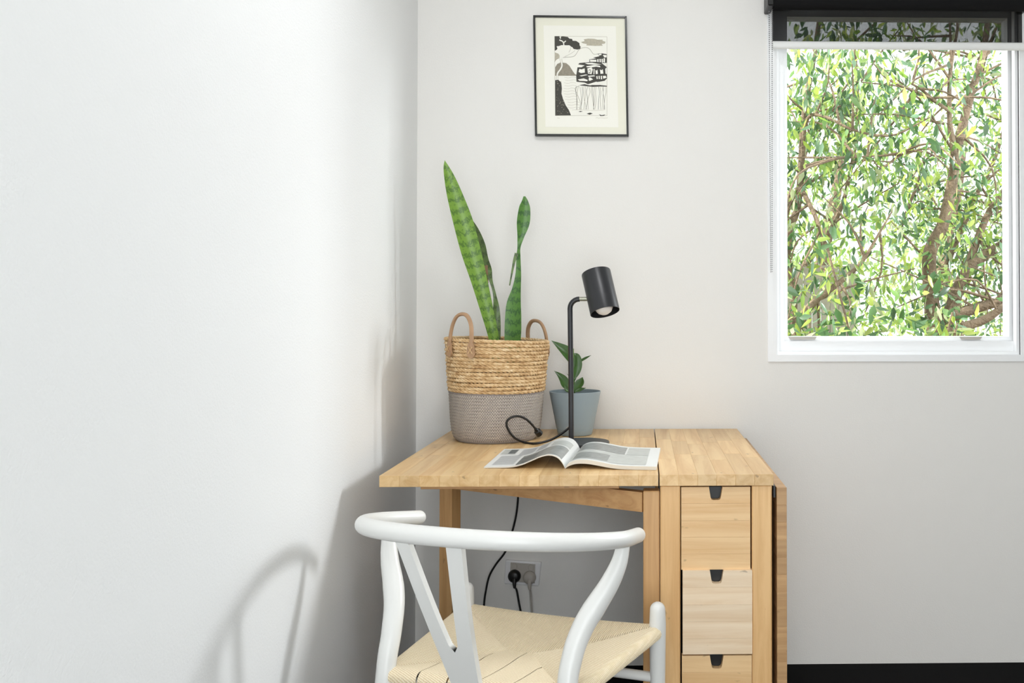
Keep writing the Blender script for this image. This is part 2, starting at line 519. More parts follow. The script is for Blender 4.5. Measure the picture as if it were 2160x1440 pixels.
mb.add(([(left_x(y0), y0, -.05), (left_x(y1), y1, -.05), (left_x(y1), y1, CEIL), (left_x(y0), y0, CEIL),
         (left_x(y0)-T, y0, -.05), (left_x(y1)-T, y1, -.05), (left_x(y1)-T, y1, CEIL), (left_x(y0)-T, y0, CEIL)],
        [(0,1,2,3),(4,7,6,5),(0,4,5,1),(3,2,6,7),(0,3,7,4),(1,5,6,2)]))
tag(mb.build('wall_left', M['wall_left'], smooth=False), 'bright white side wall at the left', kind='structure')
mb = MB().box((RX, RY-T, -.05), (RX+T, WY, CEIL))
tag(mb.build('wall_right', M['wall'], smooth=False), 'white painted wall on the right', kind='structure')
mb = MB(); rx0, rx1, rz0, rz1 = -0.46, 0.96, 0.08, 2.16
mb.box((-0.6, RY-T, -.05), (rx0, RY, CEIL)); mb.box((rx1, RY-T, -.05), (RX, RY, CEIL))
mb.box((rx0, RY-T, -.05), (rx1, RY, rz0)); mb.box((rx0, RY-T, rz1), (rx1, RY, CEIL))
tag(mb.build('wall_rear', M['wall'], smooth=False), 'white painted wall behind the viewer', kind='structure')
mb = MB().box((-1.2, RY-T, CEIL), (RX+T, WY+T, CEIL+0.1))
tag(mb.build('ceiling', M['ceiling'], smooth=False), 'white ceiling', kind='structure')
mb = MB().box((-1.2, RY-T, -0.1), (RX+T, WY+T, 0.0))
tag(mb.build('floor', M['carpet'], smooth=False), 'black carpet floor', kind='structure')

# ------------------------------------------------------------------ garden window
gy = WY + 0.075            # glass plane
gl = px(1658, 400, gy).x; gr = px(2120, 400, gy).x
gb = px(1850, 709, gy).z; gt = px(1850, 42, gy).z
win = bpy.data.objects.new('window_1', None); COL.objects.link(win)
win.location = (wo_l, WY, wo_b); WLOC[win.name] = Vector(win.location)
tag(win, 'white framed window looking out on leafy trees', kind='structure')
tl = px(1619, 700, WY).x; tr_ = wo_r + 0.036; tb = px(1850, 762, WY).z
mk('architrave', *ring(wo_l, wo_r, wo_b, wo_t, tl, tr_, tb, wo_t+0.035, WY-0.006, WY+0.02), M['white_gloss'], win, smooth=False)
bd = 0.010
mk('stop_bead', *ring(wo_l+bd, wo_r-bd, wo_b+bd, wo_t-bd, wo_l, wo_r, wo_b, wo_t, WY+0.006, WY+0.03), M['white_gloss'], win, smooth=False)
fl = px(1649, 400, gy).x; fr = px(2137, 400, gy).x; fb = px(1850, 718, gy).z; ft = gt + 0.02
mk('outer_frame', *ring(fl, fr, fb, ft, wo_l, wo_r, wo_b, wo_t, WY+0.028, WY+0.11), M['white_gloss'], win, smooth=False)
sash = mk('sash', *ring(gl, gr, gb, gt, fl, fr, fb, ft, WY+0.048, WY+0.10), M['white_gloss'], win, smooth=False)
mk('pane', *MB().box((gl-.004, gy, gb-.004), (gr+.004, gy+0.004, gt+.004)).vf(), M['glass'], win, smooth=False)
for ua, ub in ((1663, 1722), (2024, 2070)):
    a = px(ua, 710, gy-0.03); b = px(ub, 716, gy-0.03)
    prism('catch_plate', [(a.x, a.z), (b.x, a.z), (b.x-0.006, b.z), (a.x+0.006, b.z)], gy-0.036, gy-0.026, M['grey_plastic'], win)

# ------------------------------------------------------------------ roller blind
BY = WY - 0.035
bl_ = px(1629, 50, BY).x; br_ = px(2156, 50, BY).x; hz = px(1850, 88, BY).z
blind = thing('roller_blind', ((bl_+br_)/2, BY, hz), 'black screen roller blind mostly rolled up over the window', 'blind')
top_z = px(1850, -36, BY).z
mk('fabric', *MB().box((bl_, BY, hz), (br_, BY+0.0006, top_z)).vf(), M['screen'], blind, smooth=False)
rz = px(1850, 21, BY-0.03).z + 0.030
vs, fs = tube([(bl_-0.002, BY-0.028, rz), (br_+0.002, BY-0.028, rz)], 0.030, 32)
mk('fabric_roll', vs, fs, M['screen_roll'], blind)
hb = px(1850, 105, BY).z
pts = []
for k in range(16):
    a = 2*PI*k/16
    pts.append((0.0085*math.cos(a), (hz+hb)/2 + (hz-hb)/2*math.sin(a)))
x0, x1 = bl_+0.001, br_+0.008
n = len(pts)
mk('hem_bar', [(x0, BY+p[0], p[1]) for p in pts] + [(x1, BY+p[0], p[1]) for p in pts],
   [tuple(range(n)), tuple(range(n, 2*n))[::-1]] + [(i, (i+1) % n, n+(i+1) % n, n+i) for i in range(n)], M['hem'], blind)
for ua, ub in ((1616, 1629), (2157, 2170)):
    a = px(ua, 20, BY-0.02); b = px(ub, 20, BY-0.02)
    box('bracket', (a.x, BY-0.06, a.z), (b.x, WY-0.004, a.z+0.12), M['black_plastic'], blind, 0.003)
mb = MB()
def bead(mb, c, r):
    vs, fs = [], []
    vs.append((c[0], c[1], c[2]-r))
    for z in (-0.5, 0.5):
        for k in range(6):
            a = 2*PI*k/6; q = r*math.sqrt(1-z*z)
            vs.append((c[0]+q*math.cos(a), c[1]+q*math.sin(a), c[2]+r*z))
    vs.append((c[0], c[1], c[2]+r))
    for k in range(6):
        k2 = (k+1) % 6
        fs += [(0, 1+k2, 1+k), (1+k, 1+k2, 7+k2, 7+k), (7+k, 7+k2, 13)]
    mb.add((vs, fs))
zt, zb = px(1625, -10, BY).z, px(1630, 576, BY).z
xa, xb = px(1623.5, 300, BY-0.02).x, px(1629.5, 300, BY-0.03).x
z = zt
while z > zb:
    f = (zt - z)/(zt - zb)
    bead(mb, (xa + 0.004*f, BY-0.012, z), 0.0022); bead(mb, (xb - 0.002*f, BY-0.030, z), 0.0022); z -= 0.0062
mb.build('bead_chain', M['bead'], blind); tag([c for c in blind.children if c.name.startswith('bead_chain')][0], 'thin steel bead chain', kind='stuff')

# ------------------------------------------------------------------ neighbouring window, and an unseen rear door added for the fill lamp
w2 = mk('window_2', *ring(w2_l+.05, w2_r-.05, wo_b+.05, wo_t-.05, w2_l, w2_r, wo_b, wo_t, WY+0.03, WY+0.11), M['white_gloss'], smooth=False)
tag(w2, 'white frame of the neighbouring window further right', kind='structure')
w3 = mk('added_door_1', *ring(rx0+.05, rx1-.05, rz0+.05, rz1-.05, rx0, rx1, rz0, rz1, RY-0.11, RY-0.05), M['white_gloss'], smooth=False)
tag(w3, 'white frame of an added door for the fill light behind the viewer', kind='structure')

# ------------------------------------------------------------------ gateleg table
TX0, TXM, TX1 = -0.590, 0.0388, 0.2985
TY0, TY1 = 2.077, 2.875
TZ = 0.74; TT = 0.0255
desk = thing('gateleg_table', ((TX0+TX1)/2, (TY0+TY1)/2, 0), 'birch gateleg table with one leaf raised and drawers in its middle', 'table')
def staves(part, xa, xb, z0, z1, n):
    """glued lengthwise staves, each a piece of its own"""
    w = (xb - xa)/n
    for i in range(n):
        cuts = [TY0] + sorted(TY0 + (TY1-TY0)*c for c in ((0.24+0.2*random.random()), (0.58+0.22*random.random()))) + [TY1]
        for a, b in zip(cuts[:-1], cuts[1:]):
            box('stave', (xa+i*w, a, z0), (xa+(i+1)*w, b, z1), M['top_wood'], part, 0.0006)
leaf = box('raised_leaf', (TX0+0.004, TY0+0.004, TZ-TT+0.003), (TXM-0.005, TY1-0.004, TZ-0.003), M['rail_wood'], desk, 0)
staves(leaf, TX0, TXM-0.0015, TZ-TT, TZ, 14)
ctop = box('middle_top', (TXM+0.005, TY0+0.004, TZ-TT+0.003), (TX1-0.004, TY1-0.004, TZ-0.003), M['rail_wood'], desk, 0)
staves(ctop, TXM+0.0015, TX1, TZ-TT, TZ, 6)
# hanging leaf, staves stacked up its height
hx0, hx1 = TX1+0.0075, TX1+0.030
hl = box('hanging_leaf', (hx0+0.003, TY0+0.004, 0.085), (hx1-0.003, TY1-0.004, 0.707), M['rail_wood'], desk, 0)
n = 16
for i in range(n):
    z0 = 0.08 + i*(0.71-0.08)/n; z1 = 0.08 + (i+1)*(0.71-0.08)/n
    ym = TY0 + (TY1-TY0)*(0.3+0.4*random.random())
    box('stave', (hx0, TY0, z0), (hx1, ym, z1), M['leaf_wood'], hl, 0.0006)
    box('stave', (hx0, ym, z0), (hx1, TY1, z1), M['leaf_wood'], hl, 0.0006)
box('hinge', (TX1+0.0005, TY0+0.010, 0.685), (TX1+0.006, TY0+0.06, 0.712), M['black_metal'], desk, 0.001)
# frame of the drawer column
lz = TZ - TT
LW = 0.0455
lx0, lx1 = TXM+0.003, TX1-0.003
for xa in (lx0, lx1-LW):
    for ya in (TY0+0.004, TY1-0.004-0.047):
        box('leg', (xa, ya, 0.0), (xa+LW, ya+0.047, lz), M['leg_wood'], desk, 0.0025)
for xa in (lx0+0.008, lx1-0.008-0.016):
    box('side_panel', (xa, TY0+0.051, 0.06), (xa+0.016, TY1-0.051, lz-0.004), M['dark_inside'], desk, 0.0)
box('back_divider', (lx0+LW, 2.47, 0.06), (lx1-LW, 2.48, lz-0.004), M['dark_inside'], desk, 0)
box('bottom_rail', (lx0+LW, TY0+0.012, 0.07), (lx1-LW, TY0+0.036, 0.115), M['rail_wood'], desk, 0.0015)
# drawers: board-built fronts with a notch for the fingers
dx0, dx1 = lx0+LW, lx1-LW
def drawer(ztop, h, xa, xb, yfront, mat, notch_u):
    d = box('drawer', (xa+0.006, yfront+0.019, ztop-h+0.008), (xb-0.006, 2.46, ztop-0.030), M['dark_inside'], desk, 0)
    nb = 5
    hh = [0.20, 0.21, 0.2, 0.2, 0.19]
    z = ztop
    cx = notch_u
    for i in range(nb):
        zb_ = z - h*hh[i]
        g = 0.0001
        if i == 0:
            w0, w1, dep, r = 0.0155, 0.0115, 0.0298, 0.006
            poly = [(xa, z), (cx-w0, z), (cx-w1, z-dep+r), (cx-w1+0.002, z-dep+0.0015), (cx-w1+r, z-dep), (cx+w1-r, z-dep),
                    (cx+w1-0.002, z-dep+0.0015), (cx+w1, z-dep+r), (cx+w0, z), (xb, z), (xb, zb_+g), (xa, zb_+g)]
            prism('board', poly, yfront, yfront+0.018, mat, d, bev=0.0003)
        else:
            box('board', (xa, yfront, zb_+g), (xb, yfront+0.018, z-g), mat, d, 0.0003)
        z = zb_
    # rim of the finger scoop
    box('scoop', (cx-0.02, yfront+0.019, ztop-0.045), (cx+0.02, yfront+0.024, ztop-0.002), M['black_plastic'], d, 0.001)
    return d
def xz(u, v, y):
    p = px(u, v, y); return p.x, p.z
d1 = drawer(xz(1510, 1027, TY0+.006)[1], 0.187, xz(1437, 1100, TY0+.006)[0], xz(1583, 1100, TY0+.006)[0], TY0+0.008, M['drawer_wood'], xz(1510, 1100, TY0+.006)[0])
d2 = drawer(xz(1512, 1203, TY0)[1], 0.1885, xz(1440, 1300, TY0)[0], xz(1587, 1300, TY0)[0], TY0+0.001, M['drawer_pale'], xz(1512, 1300, TY0)[0])
d3 = drawer(xz(1512, 1382.5, TY0+.003)[1], 0.187, xz(1438.5, 1400, TY0+.003)[0], xz(1586, 1400, TY0+.003)[0], TY0+0.004, M['drawer_wood'], xz(1512, 1400, TY0+.003)[0])
# gate: hinged post, swung rail, outer leg, lower rail
hp = px(1374, 1100, TY0+0.024).x
box('gate_post', (hp-0.0185, TY0+0.008, 0.04), (hp+0.0185, TY0+0.045, px(1374, 1035, TY0+0.01).z), M['shaded_gate_wood'], desk, 0.002)
ga = Vector((hp-0.016, TY0+0.032, 0)); gb_ = Vector((px(962, 1034, 2.39).x, 2.39, 0))
dirn = (gb_ - ga).normalized(); nrm = Vector((-dirn.y, dirn.x, 0))
def slanted_bar(name, a, b, w, z0, z1, mat):
    vs = []
    for zz in (z0, z1):
        for p, s in ((a, 1), (b, 1), (b, -1), (a, -1)):
            q = p + nrm*(w/2*s); vs.append((q.x, q.y, zz))
    return mk(name, vs, [(0,1,2,3),(4,7,6,5),(0,4,5,1),(1,5,6,2),(2,6,7,3),(3,7,4,0)], mat, desk, smooth=False)
rzb = px(1355, 1080, ga.y-0.01).z
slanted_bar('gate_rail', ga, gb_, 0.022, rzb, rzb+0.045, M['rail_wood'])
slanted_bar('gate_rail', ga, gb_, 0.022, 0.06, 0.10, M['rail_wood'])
gl_c = gb_ + dirn*0.02
vs = []
for zz in (0.0, lz):
    for s, t in ((1, 1), (-1, 1), (-1, -1), (1, -1)):
        q = gl_c + dirn*(0.021*s) + nrm*(0.0165*t); vs.append((q.x, q.y, zz))
mk('gate_leg', vs, [(0,1,2,3),(4,7,6,5),(0,4,5,1),(1,5,6,2),(2,6,7,3),(3,7,4,0)], M['shaded_gate_wood'], desk, smooth=False)
ba = px(887, 1028, TY0+0.03); bb = px(1306, 1028, TY0+0.03)
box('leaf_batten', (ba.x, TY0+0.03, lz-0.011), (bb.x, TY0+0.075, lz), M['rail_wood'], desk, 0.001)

# ------------------------------------------------------------------ wishbone chair
CO = Vector((-0.1823, 2.0256, 0)); CA = math.radians(-19.2)
CR = Vector((math.cos(CA), math.sin(CA), 0)); CF = Vector((-math.sin(CA), math.cos(CA), 0))
def cl(r, f, z): return CO + CR*r + CF*f + Vector((0, 0, z))
chair = thing('wishbone_chair', cl(0, -0.2, 0), 'white wishbone chair with a woven cord seat tucked up to the table', 'chair')
hoop_c = [(0.2444, -0.170, 0.676)]
for k in range(9):
    t = PI/2*k/8; f = -0.26 - 0.24*math.sin(t)**0.926
    hoop_c.append((0.2556*max(math.cos(t), 0)**0.926, f, 0.676 + 0.056*(-0.17 - f)/0.33))
hoop_pts = hoop_c + [(-p[0], p[1], p[2]) for p in hoop_c[-2::-1]]
hp_w = spline([cl(*p) for p in hoop_pts], 8)
m = len(hp_w)
hr = [0.0146 + 0.0018*math.sin(PI*i/(m-1)) for i in range(m)]
mk('top_rail', *tube(hp_w, hr, 20, 'round'), M['chair_white'], chair)
for s in (1, -1):
    pts = [(0.192, -0.405, 0.0), (0.190, -0.392, 0.22), (0.184, -0.374, 0.43), (0.186, -0.353, 0.50), (0.196, -0.329, 0.545), (0.213, -0.308, 0.58), (0.232, -0.291, 0.615), (0.245, -0.276, 0.65), (0.250, -0.264, 0.685)]
    P = spline([cl(p[0]*s, p[1], p[2]) for p in pts], 6)
    R = np.interp(np.linspace(0, 1, len(P)), [0, 0.15, 0.3, 0.6, 0.8, 1.0], [0.0135, 0.017, 0.0185, 0.0205, 0.0170, 0.0120])
    mk('rear_leg', *tube(P, R, 16), M['chair_white'], chair)
    P = spline([cl(0.2285*s, 0, 0.0), cl(0.2285*s, 0, 0.25), cl(0.2285*s, 0, 0.40), cl(0.2285*s, 0, 0.478)], 5)
    R = np.interp(np.linspace(0, 1, len(P)), [0, 0.5, 0.85, 1.0], [0.012, 0.0165, 0.018, 0.0165])
    mk('front_leg', *tube(P, R, 18, 'round'), M['chair_white'], chair)
# wishbone splat: a bent board cut to a Y
def splat():
    # (t across, h up) outline of the right half mirrored; h from seat (0) to rail (1)
    zb, zt = 0.40, 0.718
    def surf(t, h, off):
        f = -0.372 - 0.125*h**1.25 - 0.012*math.sin(PI*h) + 1.2*t*t
        return cl(t - 0.004 - 0.012*h, f + off, zb + (zt-zb)*h)
    rows = []
    out = []
    K = 26
    hv = 0.345    # crotch of the Y
    vs, fs = [], []
    def strip(left, right, h0, h1, k):
        """closed solid strip between two edge functions"""
        base = len(vs); nc = 4
        for i in range(k+1):
            h = h0 + (h1-h0)*i/k
            a, b = left(h), right(h)
            for off in (-0.0065, 0.0065):
                for j in range(nc+1):
                    vs.append(surf(a + (b-a)*j/nc, h, off))
        w = 2*(nc+1)
        for i in range(k):
            for j in range(nc):
                p = base + i*w + j
                fs.append((p, p+1, p+w+1, p+w))
                q = p + nc + 1
                fs.append((q, q+w, q+w+1, q+1))
            for j in (0, nc):
                p = base + i*w + j; q = p + nc + 1
                fs.append((p, p+w, q+w, q) if j == 0 else (p, q, q+w, p+w))
        for i in (0, k):
            for j in range(nc):
                p = base + i*w + j; q = p + nc + 1
                fs.append((p, q, q+1, p+1))
    outer = lambda h: 0.0285 + 0.0355*max(0, h-0.12)**1.1/0.88**1.1
    inner = lambda h: 0.0065*min(1.0, max(0.0, h-hv)/0.03)**0.5 + 0.030*max(0.0, (h-hv)/(1-hv))**0.9
    strip(lambda h: -outer(h), outer, 0.0, hv-0.0, 8)
    strip(inner, outer, hv, 1.0, 16)
    strip(lambda h: -outer(h), lambda h: -inner(h), hv, 1.0, 16)
    o = mk('wishbone_splat', vs, fs, M['chair_white'], chair, angle=35)
    bm = bmesh.new(); bm.from_mesh(o.data)
    bmesh.ops.remove_doubles(bm, verts=bm.verts, dist=0.0004)
    bm.to_mesh(o.data); bm.free()
splat()
SZ = 0.445
FLw, BLw, SD = 0.2285, 0.184, 0.372
def rail(name, a, b, r): mk(name, *tube([a, b], r, 12), M['chair_white'], chair)
rail('seat_rail', cl(-FLw, 0, SZ-.021), cl(FLw, 0, SZ-.021), 0.0085)
rail('seat_rail', cl(-BLw, -SD, SZ-.021), cl(BLw, -SD, SZ-.021), 0.0085)
for s in (1, -1):
    rail('seat_rail', cl(s*FLw, 0, SZ-.021), cl(s*BLw, -SD, SZ-.021), 0.0085)
    rail('stretcher', cl(s*FLw, 0, 0.25), cl(s*0.190, -0.398, 0.25), 0.010)
rail('stretcher', cl(-FLw, 0, 0.335), cl(FLw, 0, 0.335), 0.0105)
rail('stretcher', cl(-0.190, -0.398, 0.30), cl(0.190, -0.398, 0.30), 0.010)
# woven seat: cords wrap each rail and run inwards to the diagonals
def seat():
    mb = MB(); pitch = 0.0043; cr = 0.00192
    def seat_z(r, f):
        x = r/(FLw); y = (f + SD/2)/(SD/2)
        e = max(abs(x), abs(y))
        return SZ - 0.014*(1 - e**2.0) - 0.006*(1-x*x)*max(0, y)
    C0, C1 = (-0.026, -0.185), (0.026, -0.185)      # short ridge where the four fields meet
    def side_r(f): return FLw + (BLw-FLw)*(-f/SD)
    def cord(pt_in, pt_rail, outd):
        """from the inner end over the rail, round it and under"""
        pts = []
        for t in np.linspace(0, 1, 6):
            r = pt_in[0] + (pt_rail[0]-pt_in[0])*t; f = pt_in[1] + (pt_rail[1]-pt_in[1])*t
            z = seat_z(r, f)
            if t == 0: z -= 0.004
            pts.append((r, f, z))
        rr, ff, zz = pts[-1]
        R = 0.0135
        for a in (0.5, 1.0, 1.57, 2.2):
            pts.append((rr + outd[0]*R*math.sin(a), ff + outd[1]*R*math.sin(a), zz - R*(1-math.cos(a))))
        P = [cl(*p) for p in pts]
        v = 0.86 + 0.14*random.random()
        mb.add(tube(P, cr, 5))
    n = int(2*FLw/pitch)
    for i in range(n):                                 # front and rear fields
        r = -FLw + 0.012 + (2*FLw-0.024)*(i+0.5)/n
        k = max(0.0, (abs(r)-0.026)/(FLw-0.026))
        cord((r, -0.185*(1-k)), (r, 0.0), (0, 1))
        rb = r*(BLw-0.010)/(FLw-0.012)
        kb = max(0.0, (abs(rb)-0.026)/(BLw-0.026))
        if i % 19: cord((rb, -0.185-(SD-0.185)*kb), (rb, -SD), (0, -1))
    n = int(SD/pitch)
    for i in range(n):                                 # side fields
        f = -0.012 - (SD-0.024)*(i+0.5)/n
        k = (f+0.185)/0.185 if f > -0.185 else (-0.185-f)/(SD-0.185)
        e = FLw if f > -0.185 else BLw
        rin = 0.026 + (e-0.026)*k
        for s in (1, -1):
            cord((s*rin, f), (s*side_r(f), f), (s, 0))
    o = mb.build('woven_seat', M['cord'], chair, angle=80)
    tag(o, 'natural paper cord woven in four fields', kind='stuff')
seat()

# ------------------------------------------------------------------ open magazine
def magazine():
    z0 = TZ + 0.0004
    A = {'L': (Vector((-0.372, 2.170)), Vector((-0.366, 2.452))), 'S': (Vector((-0.180, 2.158)), Vector((-0.164, 2.447))), 'R': (Vector((0.034, 2.135)), Vector((0.049, 2.425)))}
    mag = thing('open_magazine', (-0.17, 2.30, z0), 'open magazine lying face up near the front edge of the table', 'magazine')
    lp = [(0, 0.001), (0.03, 0.014), (0.09, 0.0275), (0.19, 0.033), (0.30, 0.029), (0.42, 0.019), (0.55, 0.009), (0.70, 0.004), (1.0, 0.0022)]
    lb = [(0, 0.000), (0.03, 0.011), (0.09, 0.0245), (0.19, 0.0305), (0.30, 0.0265), (0.42, 0.0165), (0.55, 0.0065), (0.70, 0.0012), (1.0, 0.0)]
    rp = [(0, 0.002), (0.04, 0.013), (0.12, 0.0205), (0.24, 0.0215), (0.38, 0.0170), (0.52, 0.0115), (0.68, 0.0088), (1.0, 0.0080)]
    rb = [(0, 0.000), (0.04, 0.006), (0.12, 0.0115), (0.24, 0.0120), (0.38, 0.0075), (0.52, 0.0025), (0.68, 0.0003), (1.0, 0.0)]
    def pos(side, t, s, prof, off=0.0):
        E = A['L'] if side == 'L' else A['R']
        a = A['S'][0].lerp(A['S'][1], s); b = E[0].lerp(E[1], s)
        q = a.lerp(b, t)
        z = np.interp(t, [p[0] for p in prof], [p[1] for p in prof])
        return (q.x, q.y, z0 + float(z) + off)
    def smooth_prof(prof):
        S = spline(prof, 5); return [tuple(p) for p in S]
    tops = {'L': smooth_prof(lp), 'R': smooth_prof(rp)}; bots = {'L': smooth_prof(lb), 'R': smooth_prof(rb)}
    def block(name, side):
        nt_, ns = 40, 6
        vs = []
        for prof in (tops[side], bots[side]):
            for i in range(nt_+1):
                for j in range(ns+1):
                    vs.append(pos(side, (i/nt_)**1.3, j/ns, prof))
        w = ns+1; B = (nt_+1)*w; fs = []; fm = []
        for i in range(nt_):
            for j in range(ns):
                p = i*w+j
                fs.append((p, p+1, p+w+1, p+w)); fm.append(0)
                fs.append((B+p, B+p+w, B+p+w+1, B+p+1)); fm.append(0)
            for j in (0, ns):
                p = i*w+j; fs.append((p, p+w, B+p+w, B+p)); fm.append(1)
        for i in (0, nt_):
            for j in range(ns):
                p = i*w+j; fs.append((p, p+1, B+p+1, B+p)); fm.append(1)
        return mk(name, vs, fs, None, mag, angle=50, mats=[M['page'], M['page_edge']], fmat=fm)
    L = block('left_pages', 'L'); Rr = block('right_pages', 'R')
    def patch(name, side, t0, t1, s0, s1, mat, par, off=0.0004):
        n = max(2, int(abs(t1-t0)*40)); vs = []; fs = []
        for i in range(n+1):
            for s in (s0, s1):
                vs.append(pos(side, t0+(t1-t0)*i/n, s, tops[side], off))
        fs = [(2*i, 2*i+1, 2*i+3, 2*i+2) for i in range(n)]
        return mk(name, vs, fs, mat, par)
    patch('printed_photo', 'R', 0.03, 0.60, 0.55, 0.93, M['p_grey'], Rr)
    patch('printed_photo', 'R', 0.62, 0.88, 0.55, 0.93, M['p_pale'], Rr)
    patch('printed_photo', 'R', 0.03, 0.88, 0.06, 0.53, M['p_pale'], Rr)
    patch('printed_photo', 'R', 0.06, 0.45, 0.10, 0.40, M['p_grey'], Rr, 0.0007)
    patch('printed_photo', 'L', 0.05, 0.62, 0.03, 0.50, M['p_grey'], L)
    patch('printed_photo', 'L', 0.40, 0.62, 0.05, 0.40, M['p_dark'], L, 0.0007)
    patch('printed_photo', 'L', 0.78, 0.97, 0.66, 0.94, M['p_pale'], L)
    patch('printed_photo', 'L', 0.79, 0.88, 0.70, 0.92, M['p_dark'], L, 0.0007)
    patch('printed_photo', 'L', 0.05, 0.30, 0.55, 0.80, M['p_pale'], L)
    mb = MB()
    for s in np.linspace(0.1, 0.55, 14):
        for (t0, t1) in ((0.66, 0.93),):
            a = pos('L', t0, s, tops['L'], .0005); b = pos('L', t1, s, tops['L'], .0005)
            a2 = pos('L', t0, s+0.010, tops['L'], .0005); b2 = pos('L', t1, s+0.010, tops['L'], .0005)
            mb.add(([a, b, b2, a2], [(0, 1, 2, 3)]))
    for s in np.linspace(0.58, 0.92, 12):
        for (t0, t1) in ((0.36, 0.50), (0.53, 0.72)):
            n = 5; vs = []
            for i in range(n+1):
                for ds in (0, 0.010): vs.append(pos('L', t0+(t1-t0)*i/n, s+ds, tops['L'], .0005))
            mb.add((vs, [(2*i, 2*i+1, 2*i+3, 2*i+2) for i in range(n)]))
    tag(mb.build('printed_text', M['p_text'], L), kind='stuff')
magazine()

# ------------------------------------------------------------------ desk lamp
def lamp():
    bc = px_z(1228.5, 934.5, TZ+0.005); by = bc.y
    L = thing('desk_lamp', (bc.x, by, TZ), 'black metal desk lamp with a tilted cylinder shade standing behind the magazine', 'lamp')
    mk('base', *lathe([(0.0, 0.0005), (0.073, 0.0005), (0.0745, 0.002), (0.0745, 0.009), (0.073, 0.0105), (0.0, 0.0105)], (bc.x, by, TZ), 64), M['black_metal'], L, angle=30)
    p0 = px(1204.5, 930, by-0.01); pr = 0.0072
    zt = px(1204, 629, by).z
    P = [(p0.x, by, TZ+0.01), (p0.x-0.0015, by, zt-0.20), (p0.x-0.004, by, zt-0.028)]
    for a in np.linspace(0, PI/2, 7)[1:]:
        P.append((p0.x-0.004+0.026*(1-math.cos(a)), by, zt-0.028+0.026*math.sin(a)))
    ex = px(1222, 629, by).x
    P.append((ex, by, P[-1][2]))
    mk('stem', *tube(P, pr, 16), M['black_metal'], L)
    zz = P[-1][2]
    mk('connector', *tube([(ex, by, zz), (px(1242, 629, by).x, by, zz)], 0.0057, 16), M['brass'], L)
    # shade: axis leans right and its mouth comes towards the viewer
    top = px(1256, 573, by); bot = px(1277, 659, by)
    mid = (top+bot)/2
    ax = Vector((bot.x-top.x, -0.040, bot.z-top.z)).normalized()
    Ln = 0.121; R0 = 0.0410
    up = -ax; sx = Vector((0, 1, 0)).cross(up).normalized(); sy = up.cross(sx)
    prof = [(0.0, Ln/2), (R0-0.003, Ln/2), (R0-0.0008, Ln/2-0.0008), (R0, Ln/2-0.003), (R0, -Ln/2), (R0-0.0014, -Ln/2), (R0-0.0014, Ln/2-0.006), (0.0, Ln/2-0.006)]
    n = 64; vs = []
    for r, z in prof:
        for k in range(n):
            a = 2*PI*k/n
            vs.append(mid + sx*(max(r, .0003)*math.cos(a)) + sy*(max(r, .0003)*math.sin(a)) + up*z)
    fs = []
    for i in range(len(prof)-1):
        for k in range(n):
            k2 = (k+1) % n; fs.append((i*n+k, i*n+k2, (i+1)*n+k2, (i+1)*n+k))
    sh = mk('shade', vs, fs, M['black_metal'], L, angle=30)
    sh.data.materials.clear(); sh.data.materials.append(M['black_metal'])
    # bulb
    prof = [(0.0005, -0.028), (0.010, -0.0265), (0.019, -0.021), (0.0245, -0.012), (0.026, -0.001), (0.0235, 0.011), (0.017, 0.024), (0.014, 0.040), (0.014, 0.062), (0.0005, 0.062)]
    c = mid - up*(Ln/2 - 0.022); vs = []; n = 32
    for r, z in prof:
        for k in range(n):
            a = 2*PI*k/n; vs.append(c + sx*(r*math.cos(a)) + sy*(r*math.sin(a)) + up*z)
    fs = []
    for i in range(len(prof)-1):
        for k in range(n):
            k2 = (k+1) % n; fs.append((i*n+k, i*n+k2, (i+1)*n+k2, (i+1)*n+k))
    mk('bulb', vs, fs, M['bulb'], L)
    # lead: leaves the back of the base, loops in front of the basket and ends in a small plug
    yb = 2.535
    lead = [px(1203, 899, by+0.03), px(1185, 914, by+0.02), px(1160, 928, by+0.015), px_z(1130, 935, TZ+0.004), px_z(1105, 932.5, TZ+0.004), px(1084, 922, 2.530), px(1071, 904, 2.524), px(1069, 889, 2.522), px(1079, 880, 2.524), px(1095, 878, 2.530), px(1110, 884, 2.545), px(1122, 895, 2.560), px(1131, 906, 2.575)]
    lead = [Vector((p0.x+0.004, by+0.02, TZ+0.055))] + lead[1:]
    P = spline(lead, 6)
    cb = mk('power_lead', *tube(P, 0.0032, 8), M['black_plastic'], L)
    e = Vector(P[-1]); d = (e - Vector(P[-3])).normalized()
    mk('plug', *tube([e-d*0.004, e+d*0.004, e+d*0.006, e+d*0.020, e+d*0.022], [0.0045, 0.006, 0.0095, 0.0105, 0.008], 12), M['black_plastic'], cb)
lamp()

